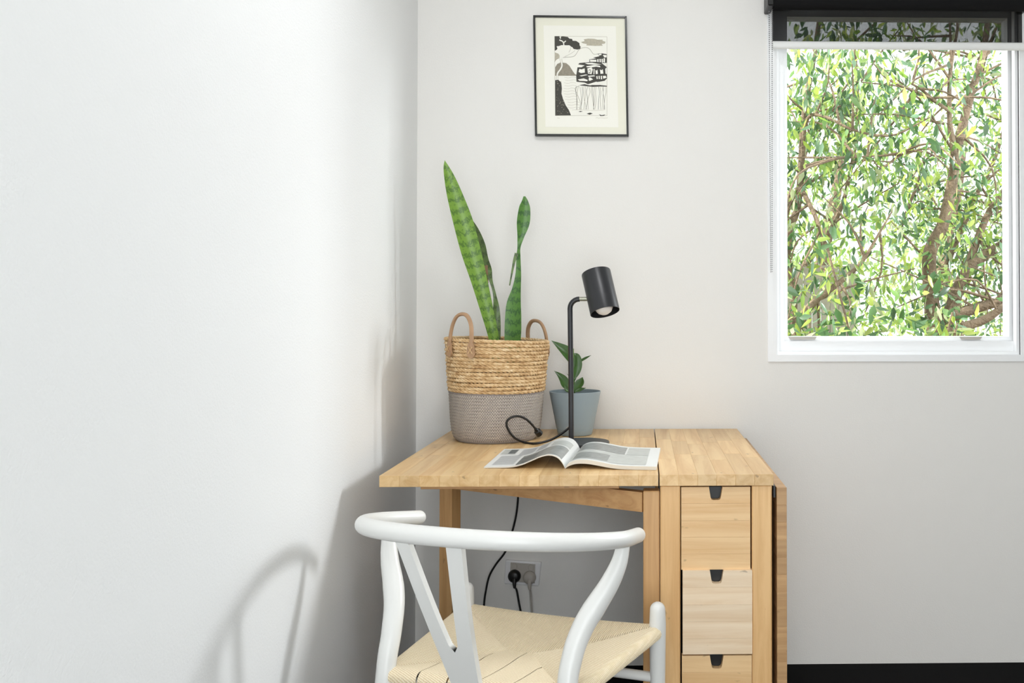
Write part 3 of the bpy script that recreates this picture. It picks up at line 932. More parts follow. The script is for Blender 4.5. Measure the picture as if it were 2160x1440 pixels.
# ------------------------------------------------------------------ basket
BC = Vector((px(1046, 830, 2.665).x, 2.668, TZ))
def basket():
    B = thing('woven_basket', BC, 'tall woven basket, natural braid above grey rope, with leather handles', 'basket')
    H = 0.290
    def rad(z):
        return float(np.interp(z, [0, 0.012, 0.03, 0.06, 0.12, 0.17, 0.22, 0.29], [0.108, 0.119, 0.1245, 0.1285, 0.1325, 0.1365, 0.140, 0.146]))
    # slight lean: the rim dips to the right, the band line with it
    def pos(a, r, z):
        zz = z*(1 - 0.020*math.cos(a)*(z/H))
        return (BC.x + 0.004*z/H + r*math.cos(a), BC.y + r*math.sin(a), TZ + zz)
    # grey rope band
    mb = MB(); n = 96; nb = 31; zg = 0.140
    for i in range(nb):
        z = 0.004 + (zg-0.004)*(i+0.5)/nb
        r = rad(z); hr_ = zg/nb/2*1.12
        mb.add(tube([pos(2*PI*k/n, r + 0.0006*math.sin(7*k+i*3), z) for k in range(n)], hr_, 6, closed=True))
    tag(mb.build('grey_rope_band', M['grey_rope'], B, angle=80), 'grey cotton rope coils', kind='stuff')
    mb = MB()
    # zigzag stitching over the grey rope
    for i in range(nb//2):
        z0 = 0.006 + (zg-0.006)*(2*i)/nb; z1 = 0.006 + (zg-0.006)*(2*i+2)/nb
        m_ = 120
        for k in range(m_):
            a0 = 2*PI*k/m_; a1 = 2*PI*(k+0.5)/m_; a2 = 2*PI*(k+1)/m_
            for (aa, za), (ab, zb_) in (((a0, z0), (a1, z1)), ((a1, z1), (a2, z0))):
                ra = rad(za)+0.0026; rb_ = rad(zb_)+0.0026
                w = 0.0006
                p = [pos(aa-w/ra, ra, za), pos(aa+w/ra, ra, za), pos(ab+w/rb_, rb_, zb_), pos(ab-w/rb_, rb_, zb_)]
                mb.add((p, [(0, 1, 2, 3)]))
    tag(mb.build('zigzag_stitching', M['thread'], B), 'pale zigzag stitching thread', kind='stuff')
    # natural braid coils: each coil two twisted flat strands
    nc = 15
    for i in range(nc):
        z = zg + (H-zg)*(i+0.5)/nc
        r = rad(z); hr_ = (H-zg)/nc/2
        mb = MB(); tw = 18 + (i*7) % 9; n = 150
        for s in range(3):
            pts = []
            for k in range(n):
                a = 2*PI*k/n
                ph = -tw*a + s*2*PI/3 + 0.6*math.sin(3*a+i) + i*1.3
                wob = 0.0011*math.sin(5*a+i*2.1)
                pts.append(pos(a, r + wob + hr_*0.60*math.cos(ph), z + hr_*0.56*math.sin(ph) + 0.0008*math.sin(2*a+i*1.7)))
            mb.add(tube(pts, [hr_*0.60*(0.92+0.2*random.random()) for _ in range(n)], 6, closed=True))
        mb.build('braid_coil', M['straw'], B, angle=80)
    mk('floor_disc', *lathe([(0.0, 0.001), (0.112, 0.001), (0.114, 0.006), (0.0, 0.006)], BC, 40), M['grey_rope'], B)
    # loose straw ends at the rim
    mb = MB()
    for k in range(9):
        a = PI*0.93 + 0.08*random.random(); p = np.array(pos(a, rad(H), H-0.004-0.01*random.random()))
        q = p + np.array((-0.010-0.008*random.random(), -0.004*random.random(), 0.008-0.022*random.random()))
        mb.add(tube([p, (p+q)/2 + np.array((0, 0, 0.002)), q], 0.0004, 4))
    tag(mb.build('frayed_straw', M['straw'], B), kind='stuff')
    # leather handles
    def handle(a0, a1, rise, z_rim, inside=False):
        r = rad(H) + 0.009
        p0 = Vector(pos(a0, r, z_rim-0.032)); p1 = Vector(pos(a1, r, z_rim-0.032))
        t0 = Vector(pos(a0, r, z_rim)); t1 = Vector(pos(a1, r, z_rim))
        mid = (t0+t1)/2
        out = Vector((math.cos((a0+a1)/2), math.sin((a0+a1)/2), 0))
        w = (t1-t0)
        lean = out*(-0.004)
        pts = [p0, t0, t0 + w*0.07 + Vector((0, 0, rise*0.55)) + lean, t0 + w*0.25 + Vector((0, 0, rise*0.90)) + lean*1.5, mid + Vector((0, 0, rise)) + lean*2,
               t0 + w*0.75 + Vector((0, 0, rise*0.90)) + lean*1.5, t0 + w*0.93 + Vector((0, 0, rise*0.55)) + lean, t1, p1]
        P = spline(pts, 5)
        R = np.full(len(P), 0.0062)
        h = mk('handle', *tube(P, R, 10, flat=(1.0, 0.8)), M['leather'], B)
        for c in (p0, p1):
            o = (c - BC); o.z = 0; o.normalize()
            t = Vector((-o.y, o.x, 0)); poly = []
            vs = []
            outline = []
            for k in range(20):
                ang = 2*PI*k/20
                outline.append((0.0135*math.cos(ang)*(1.0 if math.sin(ang) < 0 else 0.82), 0.020*math.sin(ang) + (0.006 if math.sin(ang) > 0 else 0)))
            for off in (0.0, 0.0035):
                for (x, zz) in outline:
                    q = c + t*x + o*(0.0005+off) + Vector((0, 0, zz)); vs.append(q)
            k = len(outline)
            mk('leather_tab', vs, [tuple(range(k))[::-1], tuple(range(k, 2*k))] + [(i, (i+1) % k, k+(i+1) % k, k+i) for i in range(k)], M['leather'], h, angle=30)
            mbx = MB()
            for dx in (-1, 1):
                mbx.add(tube([c + t*(-0.006*dx) + o*0.007 + Vector((0, 0, 0.012)), c + o*0.0085 + Vector((0, 0, 0.003)), c + t*(0.006*dx) + o*0.007 + Vector((0, 0, -0.006))], 0.0011, 5))
            mbx.build('lacing', M['straw'], h)
    handle(math.radians(222), math.radians(252), 0.068, H)
    handle(math.radians(30), math.radians(63), 0.058, H-0.004)
basket()

# ------------------------------------------------------------------ snake plant
def ribbon(pts, widths, normals, cup=0.25, thick=0.0022, nx=6, n=8):
    """leaf along pts; widths full width; normals face direction; cupped section; returns verts, faces, uv"""
    P = spline(pts, n); Wd = spline([(w,) for w in widths], n)[:, 0]; Nn = spline(normals, n)
    m = len(P); T = np.gradient(P, axis=0); T /= np.linalg.norm(T, axis=1)[:, None]
    vs, uv = [], []; L = 0
    for i in range(m):
        if i: L += np.linalg.norm(P[i]-P[i-1])
        nn = Nn[i] - T[i]*np.dot(Nn[i], T[i]); nn /= np.linalg.norm(nn); b = np.cross(T[i], nn)
        w = max(Wd[i], 0.0008)/2
        for side in (0, 1):
            for j in range(nx+1):
                x = -1 + 2*j/nx
                edge = 1 - abs(x)**4
                off = cup*w*(x*x) + (thick/2 if side == 0 else -thick/2)*edge
                vs.append(P[i] + b*(w*x) + nn*off); uv.append((w*x, L))
    fs = []; k = nx+1; row = 2*k
    for i in range(m-1):
        for j in range(nx):
            a = i*row+j; fs.append((a, a+1, a+row+1, a+row)); c = a+k; fs.append((c, c+row, c+row+1, c+1))
        for j in (0, nx):
            a = i*row+j; fs.append((a, a+row, a+row+k, a+k))
    for i in (0, m-1):
        for j in range(nx):
            a = i*row+j; fs.append((a, a+1, a+k+1, a+k))
    return vs, fs, uv
def snake():
    S = thing('snake_plant', (BC.x, BC.y, TZ+0.008), 'snake plant with tall banded green leaves growing in the woven basket', 'plant')
    mk('soil', *lathe([(0.0, 0.008), (0.104, 0.008), (0.120, 0.10), (0.124, 0.185), (0.06, 0.192), (0.0, 0.190)], BC, 32), M['soil'], S)
    s = 1/FPX
    def pw(wpx, Y): return wpx*Y*s
    Y = 2.64; f = (0.25, -1, 0.05)
    L = [(1052, 790, 8, Y+.03), (1041, 712, 21, Y+.02), (1027, 655, 27, Y+.01), (1010, 590, 34, Y), (993, 530, 41, Y-.01), (977, 470, 41, Y-.02), (960, 415, 33, Y-.03), (948, 375, 22, Y-.035), (941, 352, 11, Y-.04), (938, 338, 0, Y-.04)]
    v, fc, uv = ribbon([px(a, b, y) for a, b, w, y in L], [pw(w, y) for a, b, w, y in L], [f]*len(L), 0.3)
    mk('leaf', v, fc, M['snake_bright'], S, uv=uv, angle=70)
    Y = 2.70
    L = [(1044, 790, 14, Y), (1046, 712, 19, Y), (1047, 660, 15, Y), (1042, 620, 9, Y), (1033, 588, 12, Y), (1023, 552, 26, Y), (1013, 520, 34, Y), (1000, 488, 30, Y), (986, 460, 16, Y), (976, 440, 0, Y)]
    nn = [(0.3, -1, 0)]*3 + [(0.8, -0.6, 0)]*2 + [(-0.5, -1, 0)]*5
    v, fc, uv = ribbon([px(a, b, y) for a, b, w, y in L], [pw(w, y)*(1.15 if 0 else 1) for a, b, w, y in L], nn, 0.3)
    mk('leaf', v, fc, M['snake_dark'], S, uv=uv, angle=70)
    L = [(1022, 560, 14, Y-.002), (1025, 580, 9, Y-.004), (1029, 597, 3, Y-.004)]
    v, fc, uv = ribbon([px(a, b, y) for a, b, w, y in L], [pw(w, y) for a, b, w, y in L], [(0, -1, 0)]*3, 0.1)
    mk('leaf_tip', v, fc, M['snake_tear'], S, uv=uv, angle=70)
    Y = 2.67
    L = [(1080, 800, 26, Y), (1084, 712, 38, Y), (1085, 672, 38, Y), (1086, 640, 33, Y), (1091, 608, 20, Y), (1094, 575, 12, Y), (1094, 540, 9, Y), (1095, 522, 7, Y), (1098, 500, 14, Y), (1103, 470, 27, Y), (1106, 440, 24, Y), (1107, 425, 14, Y), (1106, 414, 4, Y)]
    nn = [(-0.35, -1, 0)]*4 + [(-0.5, -0.9, 0)]*2 + [(-0.9, -0.4, 0), (0.9, -0.5, 0)] + [(0.4, -1, 0)]*5
    nn = [(-0.35, -1, 0)]*5 + [(-0.2, -1, 0)]*3 + [(0.3, -1, 0)]*5
    v, fc, uv = ribbon([px(a, b, y) for a, b, w, y in L], [pw(w, y) for a, b, w, y in L], nn, 0.3)
    mk('leaf', v, fc, M['snake_blue'], S, uv=uv, angle=70)
    # torn sliver curling off the right-hand leaf
    L = [(1090, 534, 8, Y-.004), (1085, 550, 6, Y-.006), (1080, 575, 4, Y-.008), (1075, 602, 2.5, Y-.01)]
    v, fc, uv = ribbon([px(a, b, y) for a, b, w, y in L], [pw(w, y) for a, b, w, y in L], [(0, -1, 0)]*4, 0.2)
    mk('torn_sliver', v, fc, M['snake_dark'], S, uv=uv, angle=70)
snake()

# ------------------------------------------------------------------ grey pot and young plant
PC = px_z(1212.5, 921, TZ); PC = Vector((PC.x, PC.y + 0.05, TZ)); PC.x = px(1213, 850, PC.y).x
def pot():
    P = thing('plant_pot', PC, 'tapered blue-grey plastic pot standing between the basket and the lamp', 'pot')
    s = PC.y/FPX
    rb, rt = 36.0*s, 54.0*s
    h = (px(1210, 825, PC.y).z - TZ)
    body = [(0.0, 0.001), (rb*0.96, 0.001), (rb, 0.004), (rb*1.065, 0.018), (rb*1.055, 0.0186), (rb*1.062, 0.0200), (rb*1.078, 0.0205), (rt, h), (rt-0.001, h+0.001), (rt-0.0025, h), (rt-0.0025, h-0.006), (rt*0.9, h-0.022), (rt*0.82, h-0.05), (0.0, h-0.05)]
    b = mk('body', *lathe(body, PC, 64), M['pot'], P, angle=30)
    # drip-water hatch on the front
    a = math.radians(255); r = rb*1.10
    vs = []; k = 14
    c = Vector((PC.x + r*math.cos(a), PC.y + r*math.sin(a), TZ+0.020)); o = Vector((math.cos(a), math.sin(a), -0.12)); t = Vector((-math.sin(a), math.cos(a), 0))
    for off in (-0.002, 0.0016):
        for i in range(k):
            an = PI*i/(k-1); vs.append(c + t*(0.0085*math.cos(an)) + o*off + Vector((0, 0, 0.011*math.sin(an))))
    mk('water_hatch', vs, [tuple(range(k))[::-1], tuple(range(k, 2*k))] + [(i, (i+1) % k, k+(i+1) % k, k+i) for i in range(k)], M['grey_plastic'], P)
    mk('soil', *lathe([(0.0, h-0.049), (rt*0.80, h-0.049), (rt*0.84, h-0.028), (0.0, h-0.022)], PC, 32), M['soil'], P)
    G = thing('young_plant', (PC.x, PC.y, TZ+h-0.025), 'small dark green leafy plant growing in the blue-grey pot', 'plant')
    y = PC.y
    st = spline([px(1212, 840, y), px(1211, 800, y), px(1210, 760, y-.005), px(1209, 735, y-.005)], 5)
    mk('stem', *tube(st, 0.0022, 6), M['pot_stem'], G)
    #            centreline px points (u, v, width px), depth offset, facing
    leaves = [
        ([(1210, 775, 3), (1205, 758, 18), (1195, 742, 23), (1180, 730, 14), (1163, 718, 0)], -0.012, (0.2, -1, 0.3)),
        ([(1211, 800, 3), (1214, 785, 18), (1216, 768, 23), (1215, 752, 17), (1211, 744, 0)], -0.014, (0.3, -1, 0.1)),
        ([(1216, 770, 2), (1226, 761, 6), (1236, 755, 6), (1247, 749, 0)], 0.010, (0, -0.7, 0.7)),
        ([(1207, 826, 3), (1195, 812, 19), (1188, 800, 17), (1179, 790, 9), (1169, 782, 0)], -0.010, (0.1, -1, 0.4)),
        ([(1210, 824, 4), (1218, 815, 17), (1225, 805, 17), (1229, 795, 0)], -0.016, (-0.2, -1, 0.3)),
        ([(1210, 805, 2), (1213, 798, 5), (1219, 787, 0)], -0.006, (0, -1, 0.5)),
        ([(1210, 803, 2), (1204, 797, 4), (1196, 788, 0)], -0.004, (0, -1, 0.5)),
        ([(1213, 826, 3), (1222, 822, 10), (1236, 818, 0)], -0.024, (0, -0.8, 0.7)),
        ([(1207, 760, 3), (1200, 745, 13), (1204, 731, 9), (1209, 726, 0)], 0.010, (0.4, -1, 0.2)),
        ([(1206, 826, 3), (1197, 821, 11), (1190, 812, 0)], -0.022, (-0.2, -1, 0.5)),
    ]
    for L, off, nn in leaves:
        pts = [px(a, b, y+off+0.004*i) for i, (a, b, w) in enumerate(L)]
        v, fc, uv = ribbon(pts, [w*y/FPX for a, b, w in L], [nn]*len(L), 0.28, 0.0008, 4, 5)
        mk('leaf', v, fc, M['pot_leaf'], G, angle=70)
pot()

# ------------------------------------------------------------------ framed print
def picture():
    y = WY - 0.012
    def q(u, v): p = px(u, v, y); return (p.x, p.z)
    tlc, trc, brc, blc = q(1125, 33), q(1322, 35), q(1326, 288), q(1129, 287)
    cx_ = sum(p[0] for p in (tlc, trc, brc, blc))/4; cz = sum(p[1] for p in (tlc, trc, brc, blc))/4
    F = thing('framed_print', (cx_, WY, cz), 'black thin framed etching with cream mat hanging on the back wall', 'picture')
    corners = [blc, brc, trc, tlc]
    bw = 0.0062
    inn = []
    C = Vector((cx_, cz))
    for k in range(4):
        p = Vector(corners[k]); a = (Vector(corners[(k+1) % 4])-p).normalized(); b = (Vector(corners[k-1])-p).normalized()
        inn.append(tuple(p + a*bw + b*bw))
    for k in range(4):
        k2 = (k+1) % 4
        prism('frame_bar', [corners[k], corners[k2], inn[k2], inn[k]], WY-0.018, WY-0.001, M['black_frame'], F, bev=0.0009)
    def quad(name, pts, yy, mat):
        o = prism(name, pts, yy, WY-0.003, mat, F); return o
    quad('mat_board', inn, y-0.0008, M['mat_board'])
    Z = lambda pts: [q(1080+a/4.5, b/4.5) for a, b in pts]
    quad('paper_sheet', Z([(300, 243), (985, 250), (1010, 1210), (318, 1205)]), y-0.0014, M['paper'])
    art_y = y - 0.0017
    mb = MB()
    def shape(pts, mi, lift=0):
        P = Z(pts); vs = [(p[0], art_y-0.00012*lift, p[1]) for p in P]
        # triangulate with bmesh ngon later: fan on a polygon works through n-gon faces
        mb.add((vs, [tuple(range(len(vs)))]), mi)
    def line(pts, w, mi, lift=3):
        S = spline(pts, 5); 
        for a, b in zip(S[:-1], S[1:]):
            d = b-a; l = np.linalg.norm(d)
            if l < 1e-6: continue
            nrm_ = np.array((-d[1], d[0]))/l*w/2
            shape([tuple(a+nrm_), tuple(b+nrm_), tuple(b-nrm_), tuple(a-nrm_)], mi, lift)
    # 0 ink, 1 mid, 2 pale, 3 paper
    rect = [(405, 345), (902, 350), (902, 1098), (410, 1098)]
    for a_, b_ in zip(rect, rect[1:] + rect[:1]): line([a_, b_], 2.5, 2, 1)
    # pine canopy
    shape([(405, 345), (450, 345), (462, 362), (470, 345), (530, 352), (545, 368), (572, 372), (575, 388), (610, 390), (640, 410), (642, 432), (652, 445), (648, 465), (622, 472), (585, 466), (575, 450), (552, 440), (545, 430), (505, 432), (470, 430), (440, 440), (428, 470), (412, 482), (406, 480)], 0, 1)
    shape([(440, 440), (470, 430), (545, 432), (560, 442), (560, 470), (540, 498), (500, 535), (470, 545), (425, 480)], 3, 2)
    # cloud, hill
    shape([(655, 400), (690, 392), (682, 375), (720, 368), (780, 370), (812, 378), (862, 378), (858, 388), (888, 398), (882, 415), (850, 420), (862, 435), (790, 437), (705, 432), (712, 420), (672, 412)], 2, 1)
    shape([(410, 640), (430, 608), (462, 594), (515, 600), (545, 625), (580, 680), (598, 705), (615, 712), (615, 720), (410, 720)], 1, 1)
    shape([(408, 500), (440, 510), (462, 540), (430, 560), (408, 580)], 2, 1)
    line([(405, 590), (430, 560), (500, 545), (590, 535), (640, 470), (700, 452), (740, 470), (775, 515), (830, 510)], 3, 1)
    # pale trunk with fork
    line([(430, 755), (432, 700), (460, 660), (475, 620), (462, 560), (455, 500), (430, 440)], 14, 3, 4)
    line([(470, 560), (488, 520), (490, 410), (450, 380)], 11, 3, 4); line([(490, 408), (512, 390)], 10, 3, 4); line([(455, 350), (462, 370)], 8, 3, 4)
    line([(423, 755), (425, 695), (452, 655), (467, 620), (455, 560)], 2, 1, 5); line([(438, 755), (441, 700), (470, 660), (483, 620), (472, 560)], 2, 1, 5)
    line([(540, 500), (555, 470), (560, 440)], 2, 1, 5); line([(500, 540), (560, 510), (600, 480)], 2, 1, 5)
    # dark rock at the left
    shape([(410, 762), (440, 758), (468, 785), (474, 840), (470, 890), (485, 940), (510, 1000), (540, 1045), (560, 1095), (412, 1097)], 0, 1)
    for k in range(90):
        a = random.uniform(415, 545); b = random.uniform(770, 1090)
        if a < 470 + max(0, (b-890))*0.36 - 10:
            shape([(a, b), (a+random.uniform(4, 12), b-random.uniform(-4, 8)), (a+8, b+5)], 1, 2)
    # cliff with openings
    shape([(610, 720), (622, 640), (660, 640), (690, 622), (628, 612), (640, 600), (735, 590), (735, 565), (800, 555), (770, 548), (830, 535), (812, 512), (855, 508), (900, 516), (900, 598), (850, 600), (902, 640), (902, 745), (880, 768), (840, 775), (790, 782), (720, 800), (690, 785), (612, 776)], 0, 1)
    holes = [[(715, 650), (755, 640), (768, 660), (755, 705), (722, 700)], [(775, 655), (784, 655), (782, 708), (774, 706)], [(792, 665), (800, 672), (812, 662), (815, 702), (795, 705)],
             [(835, 660), (850, 668), (862, 658), (868, 700), (840, 702)], [(885, 655), (900, 640), (900, 705), (888, 700)], [(640, 655), (660, 660), (690, 650), (692, 690), (655, 695), (632, 684)],
             [(740, 568), (800, 568), (802, 588), (742, 588)], [(808, 565), (822, 562), (822, 592), (810, 590)], [(830, 562), (842, 560), (844, 592), (832, 592)], [(850, 562), (862, 558), (864, 596), (852, 594)], [(870, 552), (884, 556), (882, 596), (868, 590)],
             [(705, 630), (780, 618), (835, 625), (840, 640), (800, 634), (760, 640), (710, 640)], [(640, 720), (700, 708), (720, 712), (660, 726)], [(730, 735), (748, 738), (770, 755), (740, 768), (728, 765)],
             [(800, 725), (812, 722), (815, 750), (804, 752)], [(822, 722), (832, 720), (834, 752), (824, 750)], [(842, 722), (854, 720), (856, 755), (844, 752)], [(862, 722), (890, 720), (898, 740), (866, 748)],
             [(625, 755), (680, 745), (720, 760), (715, 772), (640, 768)], [(720, 720), (780, 716), (790, 724), (730, 732)], [(820, 515), (850, 512), (850, 524), (826, 528)], [(862, 522), (898, 524), (898, 545), (878, 548), (870, 536)],
             [(725, 800), (800, 776), (850, 795), (830, 808), (740, 808)], [(690, 600), (760, 596), (800, 604), (850, 612), (800, 616), (720, 612)]]
    for h in holes: shape(h, 3, 2)
    line([(728, 672), (740, 662), (748, 675), (738, 695), (728, 685)], 5, 0, 3)
    # foot of the cliff and the fall
    shape([(640, 808), (690, 800), (740, 812), (800, 800), (850, 810), (902, 815), (902, 824), (840, 822), (770, 826), (700, 818), (650, 812)], 0, 1)
    for k in range(17):
        x0_ = 610 + k*17.5 + random.uniform(-4, 4); x1_ = x0_ + random.uniform(-18, 30)
        line([(x0_, 822), (x0_+random.uniform(-12, 12), 880), ((x0_+x1_)/2+random.uniform(-10, 10), 950), (x1_, 1040)], 2.6, 1 if k % 3 else 0, 3)
    line([(640, 815), (600, 840), (625, 910), (650, 980), (640, 1040)], 3, 1)
    for k in range(12):
        yy = 735 + k*26; xa_ = 480 + random.uniform(0, 30) + max(0, k-6)*8
        line([(xa_, yy), (xa_+40, yy+5), (xa_+80, yy-3), (xa_+115, yy+4)], 1.8, 2, 3)
    shape([(630, 1060), (650, 1054), (672, 1058), (650, 1064)], 0, 1); shape([(708, 1080), (740, 1070), (768, 1078), (738, 1090)], 0, 1); shape([(826, 1085), (850, 1094), (888, 1088), (872, 1100), (840, 1102)], 0, 1)
    line([(570, 1045), (640, 1042), (760, 1050), (880, 1045)], 2, 2)
    line([(795, 1122), (810, 1116), (822, 1124), (840, 1118), (880, 1122), (910, 1118)], 2, 2)
    line([(430, 1120), (455, 1123)], 2, 2)
    mb.build('etching', None, F, smooth=False, mats=[M['ink'], M['ink_mid'], M['ink_pale'], M['paper']])
picture()

# ------------------------------------------------------------------ power outlet, plugs and cords under the table
def outlet():
    y = WY
    def q(u, v, yy): p = px(u, v, yy); return (p.x, p.z)
    o0 = q(1102, 1206, y)
    O = thing('wall_outlet', (o0[0], y, o0[1]), 'steel double power outlet on the wall below the table', 'outlet')
    c = [q(1063, 1231, y-.012), q(1136.5, 1236, y-.012), q(1142, 1186, y-.012), q(1066.5, 1181, y-.012)]
    # plate is fixed a touch crooked
    prism('plate', c, y-0.012, y-0.0005, M['steel'], O, bev=0.0025)
    c = [q(1075, 1226, y-.014), q(1128, 1230, y-.014), q(1129, 1190, y-.014), q(1077, 1186, y-.014)]
    prism('insert', c, y-0.0142, y-0.011, M['grey_plastic'], O, bev=0.001)
    for (u, v) in ((1085, 1193.5), (1120.5, 1196.5)):
        p = q(u, v, y-.015); n = 20
        prism('switch', [(p[0]+0.0088*math.cos(2*PI*k/n), p[1]+0.0088*math.sin(2*PI*k/n)) for k in range(n)], y-0.0190, y-0.013, M['grey_plastic'], O, bev=0.0012)
    def plug(name, label, u, v, mat, cable):
        p = px(u, v, y-0.02); c = Vector((p.x, y-0.0145, p.z))
        P = thing(name, c, label, 'plug')
        prof = [(0.0195, 0.0), (0.0200, 0.003), (0.0195, 0.010), (0.015, 0.015), (0.010, 0.017), (0.0, 0.018)]
        vs = []; n = 28
        for r, d in prof:
            for k in range(n):
                a = 2*PI*k/n; vs.append((c.x+max(r, .0002)*math.cos(a), c.y-d, c.z+max(r, .0002)*math.sin(a)))
        fs = [(i*n+k, i*n+(k+1) % n, (i+1)*n+(k+1) % n, (i+1)*n+k) for i in range(len(prof)-1) for k in range(n)] + [tuple(range(n))]
        mk('plug_body', vs, fs, mat, P)
        a0 = Vector((c.x+0.001, c.y-0.012, c.z-0.006))
        mk('strain_relief', *tube([a0, a0+Vector((0.001, -0.008, -0.012)), a0+Vector((0.002, -0.008, -0.026))], [0.0075, 0.0058, 0.0040], 12), mat, P)
        pts = [a0+Vector((0.002, -0.008, -0.024))] + [px(uu, vv, yy) for uu, vv, yy in cable]
        mk('cord', *tube(spline(pts, 6), 0.0032, 8), mat, P)
    plug('power_plug', 'black plug with a black cord in the left socket of the outlet', 1085, 1215, M['black_plastic'],
         [(1090, 1245, y-.022), (1095, 1272, y-.02), (1106, 1330, y-.02), (1112, 1390, y-.03), (1080, 1402, y-.10), (1010, 1404, y-.12)])
    plug('power_plug', 'grey plug with a grey cord in the right socket of the outlet', 1117, 1218, M['grey_plastic'],
         [(1119, 1250, y-.022), (1121, 1275, y-.02), (1124, 1330, y-.02), (1128, 1390, y-.03), (1150, 1402, y-.09), (1215, 1405, y-.12)])
    cb = [(1093, 1010, y-.02), (1093, 1045, y-.02), (1089, 1085, y-.018), (1078, 1130, y-.016), (1066, 1163, y-.015), (1046, 1190, y-.014), (1032, 1215, y-.014), (1025, 1245, y-.014), (1021, 1275, y-.014), (1019, 1330, y-.014), (1016, 1388, y-.02), (990, 1404, y-.09)]
    o = mk('hanging_cord', *tube(spline([px(a, b, c_) for a, b, c_ in cb], 6), 0.0031, 8), M['black_plastic'])
    tag(o, 'thin black cord hanging down the wall left of the outlet', 'cord')
outlet()

# ------------------------------------------------------------------ garden beyond the glass
mb = MB().box((-12, WY+0.3, -0.25), (16, 30, -0.15))
tag(mb.build('ground', M['ground'], smooth=False), 'garden soil beyond the window', kind='structure')

def leaf_cloud(centers, n_per, spread, size, palette, droop=0.6):
    """lance-shaped leaves hanging round the given points; returns arrays"""
    C = np.repeat(np.array(centers), n_per, axis=0)
    m = len(C)
    C = C + rng.normal(0, 1, (m, 3))*np.array(spread)
    d = rng.normal(0, 1, (m, 3)); d[:, 2] -= droop*1.8
    d /= np.linalg.norm(d, axis=1)[:, None]
    a = rng.normal(0, 1, (m, 3)); s = np.cross(d, a); s /= np.linalg.norm(s, axis=1)[:, None]
    nn = np.cross(s, d)
    L = size*(0.6+0.8*rng.random(m)); w = L*(0.13+0.07*rng.random(m))
    L = L[:, None]; w = w[:, None]
    curl = nn*L*0.10
    V = np.stack([C, C+d*L*.3+s*w-nn*w*.3, C+d*L*.3, C+d*L*.3-s*w-nn*w*.3,
                  C+d*L*.65+s*w*.8-nn*w*.25-curl*.5, C+d*L*.65-curl*.4, C+d*L*.65-s*w*.8-nn*w*.25-curl*.5, C+d*L-curl*1.6], 1)
    F = np.array([(0,1,2,2),(0,2,3,3),(1,4,5,2),(2,5,6,3),(4,7,5,5),(5,7,6,6)])
    pal = np.array([c[:3] for c in palette]); t = pal[rng.integers(0, len(pal), m)]*(0.75+0.5*rng.random((m, 1)))
    return V.reshape(-1, 3), m, np.repeat(t, 8, axis=0)

def foliage(name, parts, parent, label):
    Vs = np.concatenate([p[0] for p in parts]); T_ = np.concatenate([p[2] for p in parts])
    m = len(Vs)//8
    base = (np.arange(m)*8)[:, None]
    tri = np.array([(0,1,2),(0,2,3),(4,7,5),(5,7,6)]); qd = np.array([(1,4,5,2),(2,5,6,3)])
    F = []
    Tt = (base[:, :, None] + tri[None]).reshape(-1, 3); Q = (base[:, :, None] + qd[None]).reshape(-1, 4)
    c = (Vs.min(0)+Vs.max(0))/2
    me = bpy.data.meshes.new(name)
    nv, nt3, nq = len(Vs), len(Tt), len(Q)
    me.vertices.add(nv); me.vertices.foreach_set('co', (Vs-c).astype(np.float32).ravel())
    me.loops.add(nt3*3+nq*4); me.polygons.add(nt3+nq)
    me.loops.foreach_set('vertex_index', np.concatenate([Tt.ravel(), Q.ravel()]).astype(np.int32))
    me.polygons.foreach_set('loop_start', np.concatenate([np.arange(nt3)*3, nt3*3+np.arange(nq)*4]).astype(np.int32))
    me.update(calc_edges=True); me.validate()
    a = me.color_attributes.new('tint', 'FLOAT_COLOR', 'POINT')
    t4 = np.ones((nv, 4)); t4[:, :3] = T_
    a.data.foreach_set('color', t4.astype(np.float32).ravel())
    me.materials.append(M['foliage'])
    o = bpy.data.objects.new(name, me)
    place(o, c, parent)
    tag(o, label, kind='stuff')
    return o

GREEN = [srgb(128, 156, 78), srgb(150, 172, 82), srgb(108, 140, 80), srgb(84, 116, 72), srgb(172, 186, 98), srgb(104, 132, 104), srgb(66, 92, 62), srgb(160, 168, 130), srgb(74, 106, 66)]
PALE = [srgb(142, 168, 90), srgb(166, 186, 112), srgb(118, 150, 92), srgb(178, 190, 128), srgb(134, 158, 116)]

def limb(tree, pts, r0, r1, name='branch'):
    P = spline([px(*p) for p in pts], 6)
    R = np.linspace(r0, r1, len(P))
    mk(name, *tube(P, R, 9), M['bark'], tree)
    return P

def twigs(P, n, length, tree_mb):
    ends = []
    for i in range(n):
        p = P[rng.integers(len(P)//4, len(P))]
        d = rng.normal(0, 1, 3)*np.array((1, .8, .7)) + np.array((0, 0, 0.25)); d /= np.linalg.norm(d)
        L = length*(0.5+rng.random())
        q1 = p + d*L*.5 + rng.normal(0, .03, 3); q2 = p + d*L + np.array((0, 0, -0.12*L)) + rng.normal(0, .05, 3)
        S = spline([p, q1, q2], 3)
        tree_mb.add(tube(S, np.linspace(0.008, 0.003, len(S)), 5))
        ends += [q1, q2, (q1+q2)/2]
    return ends

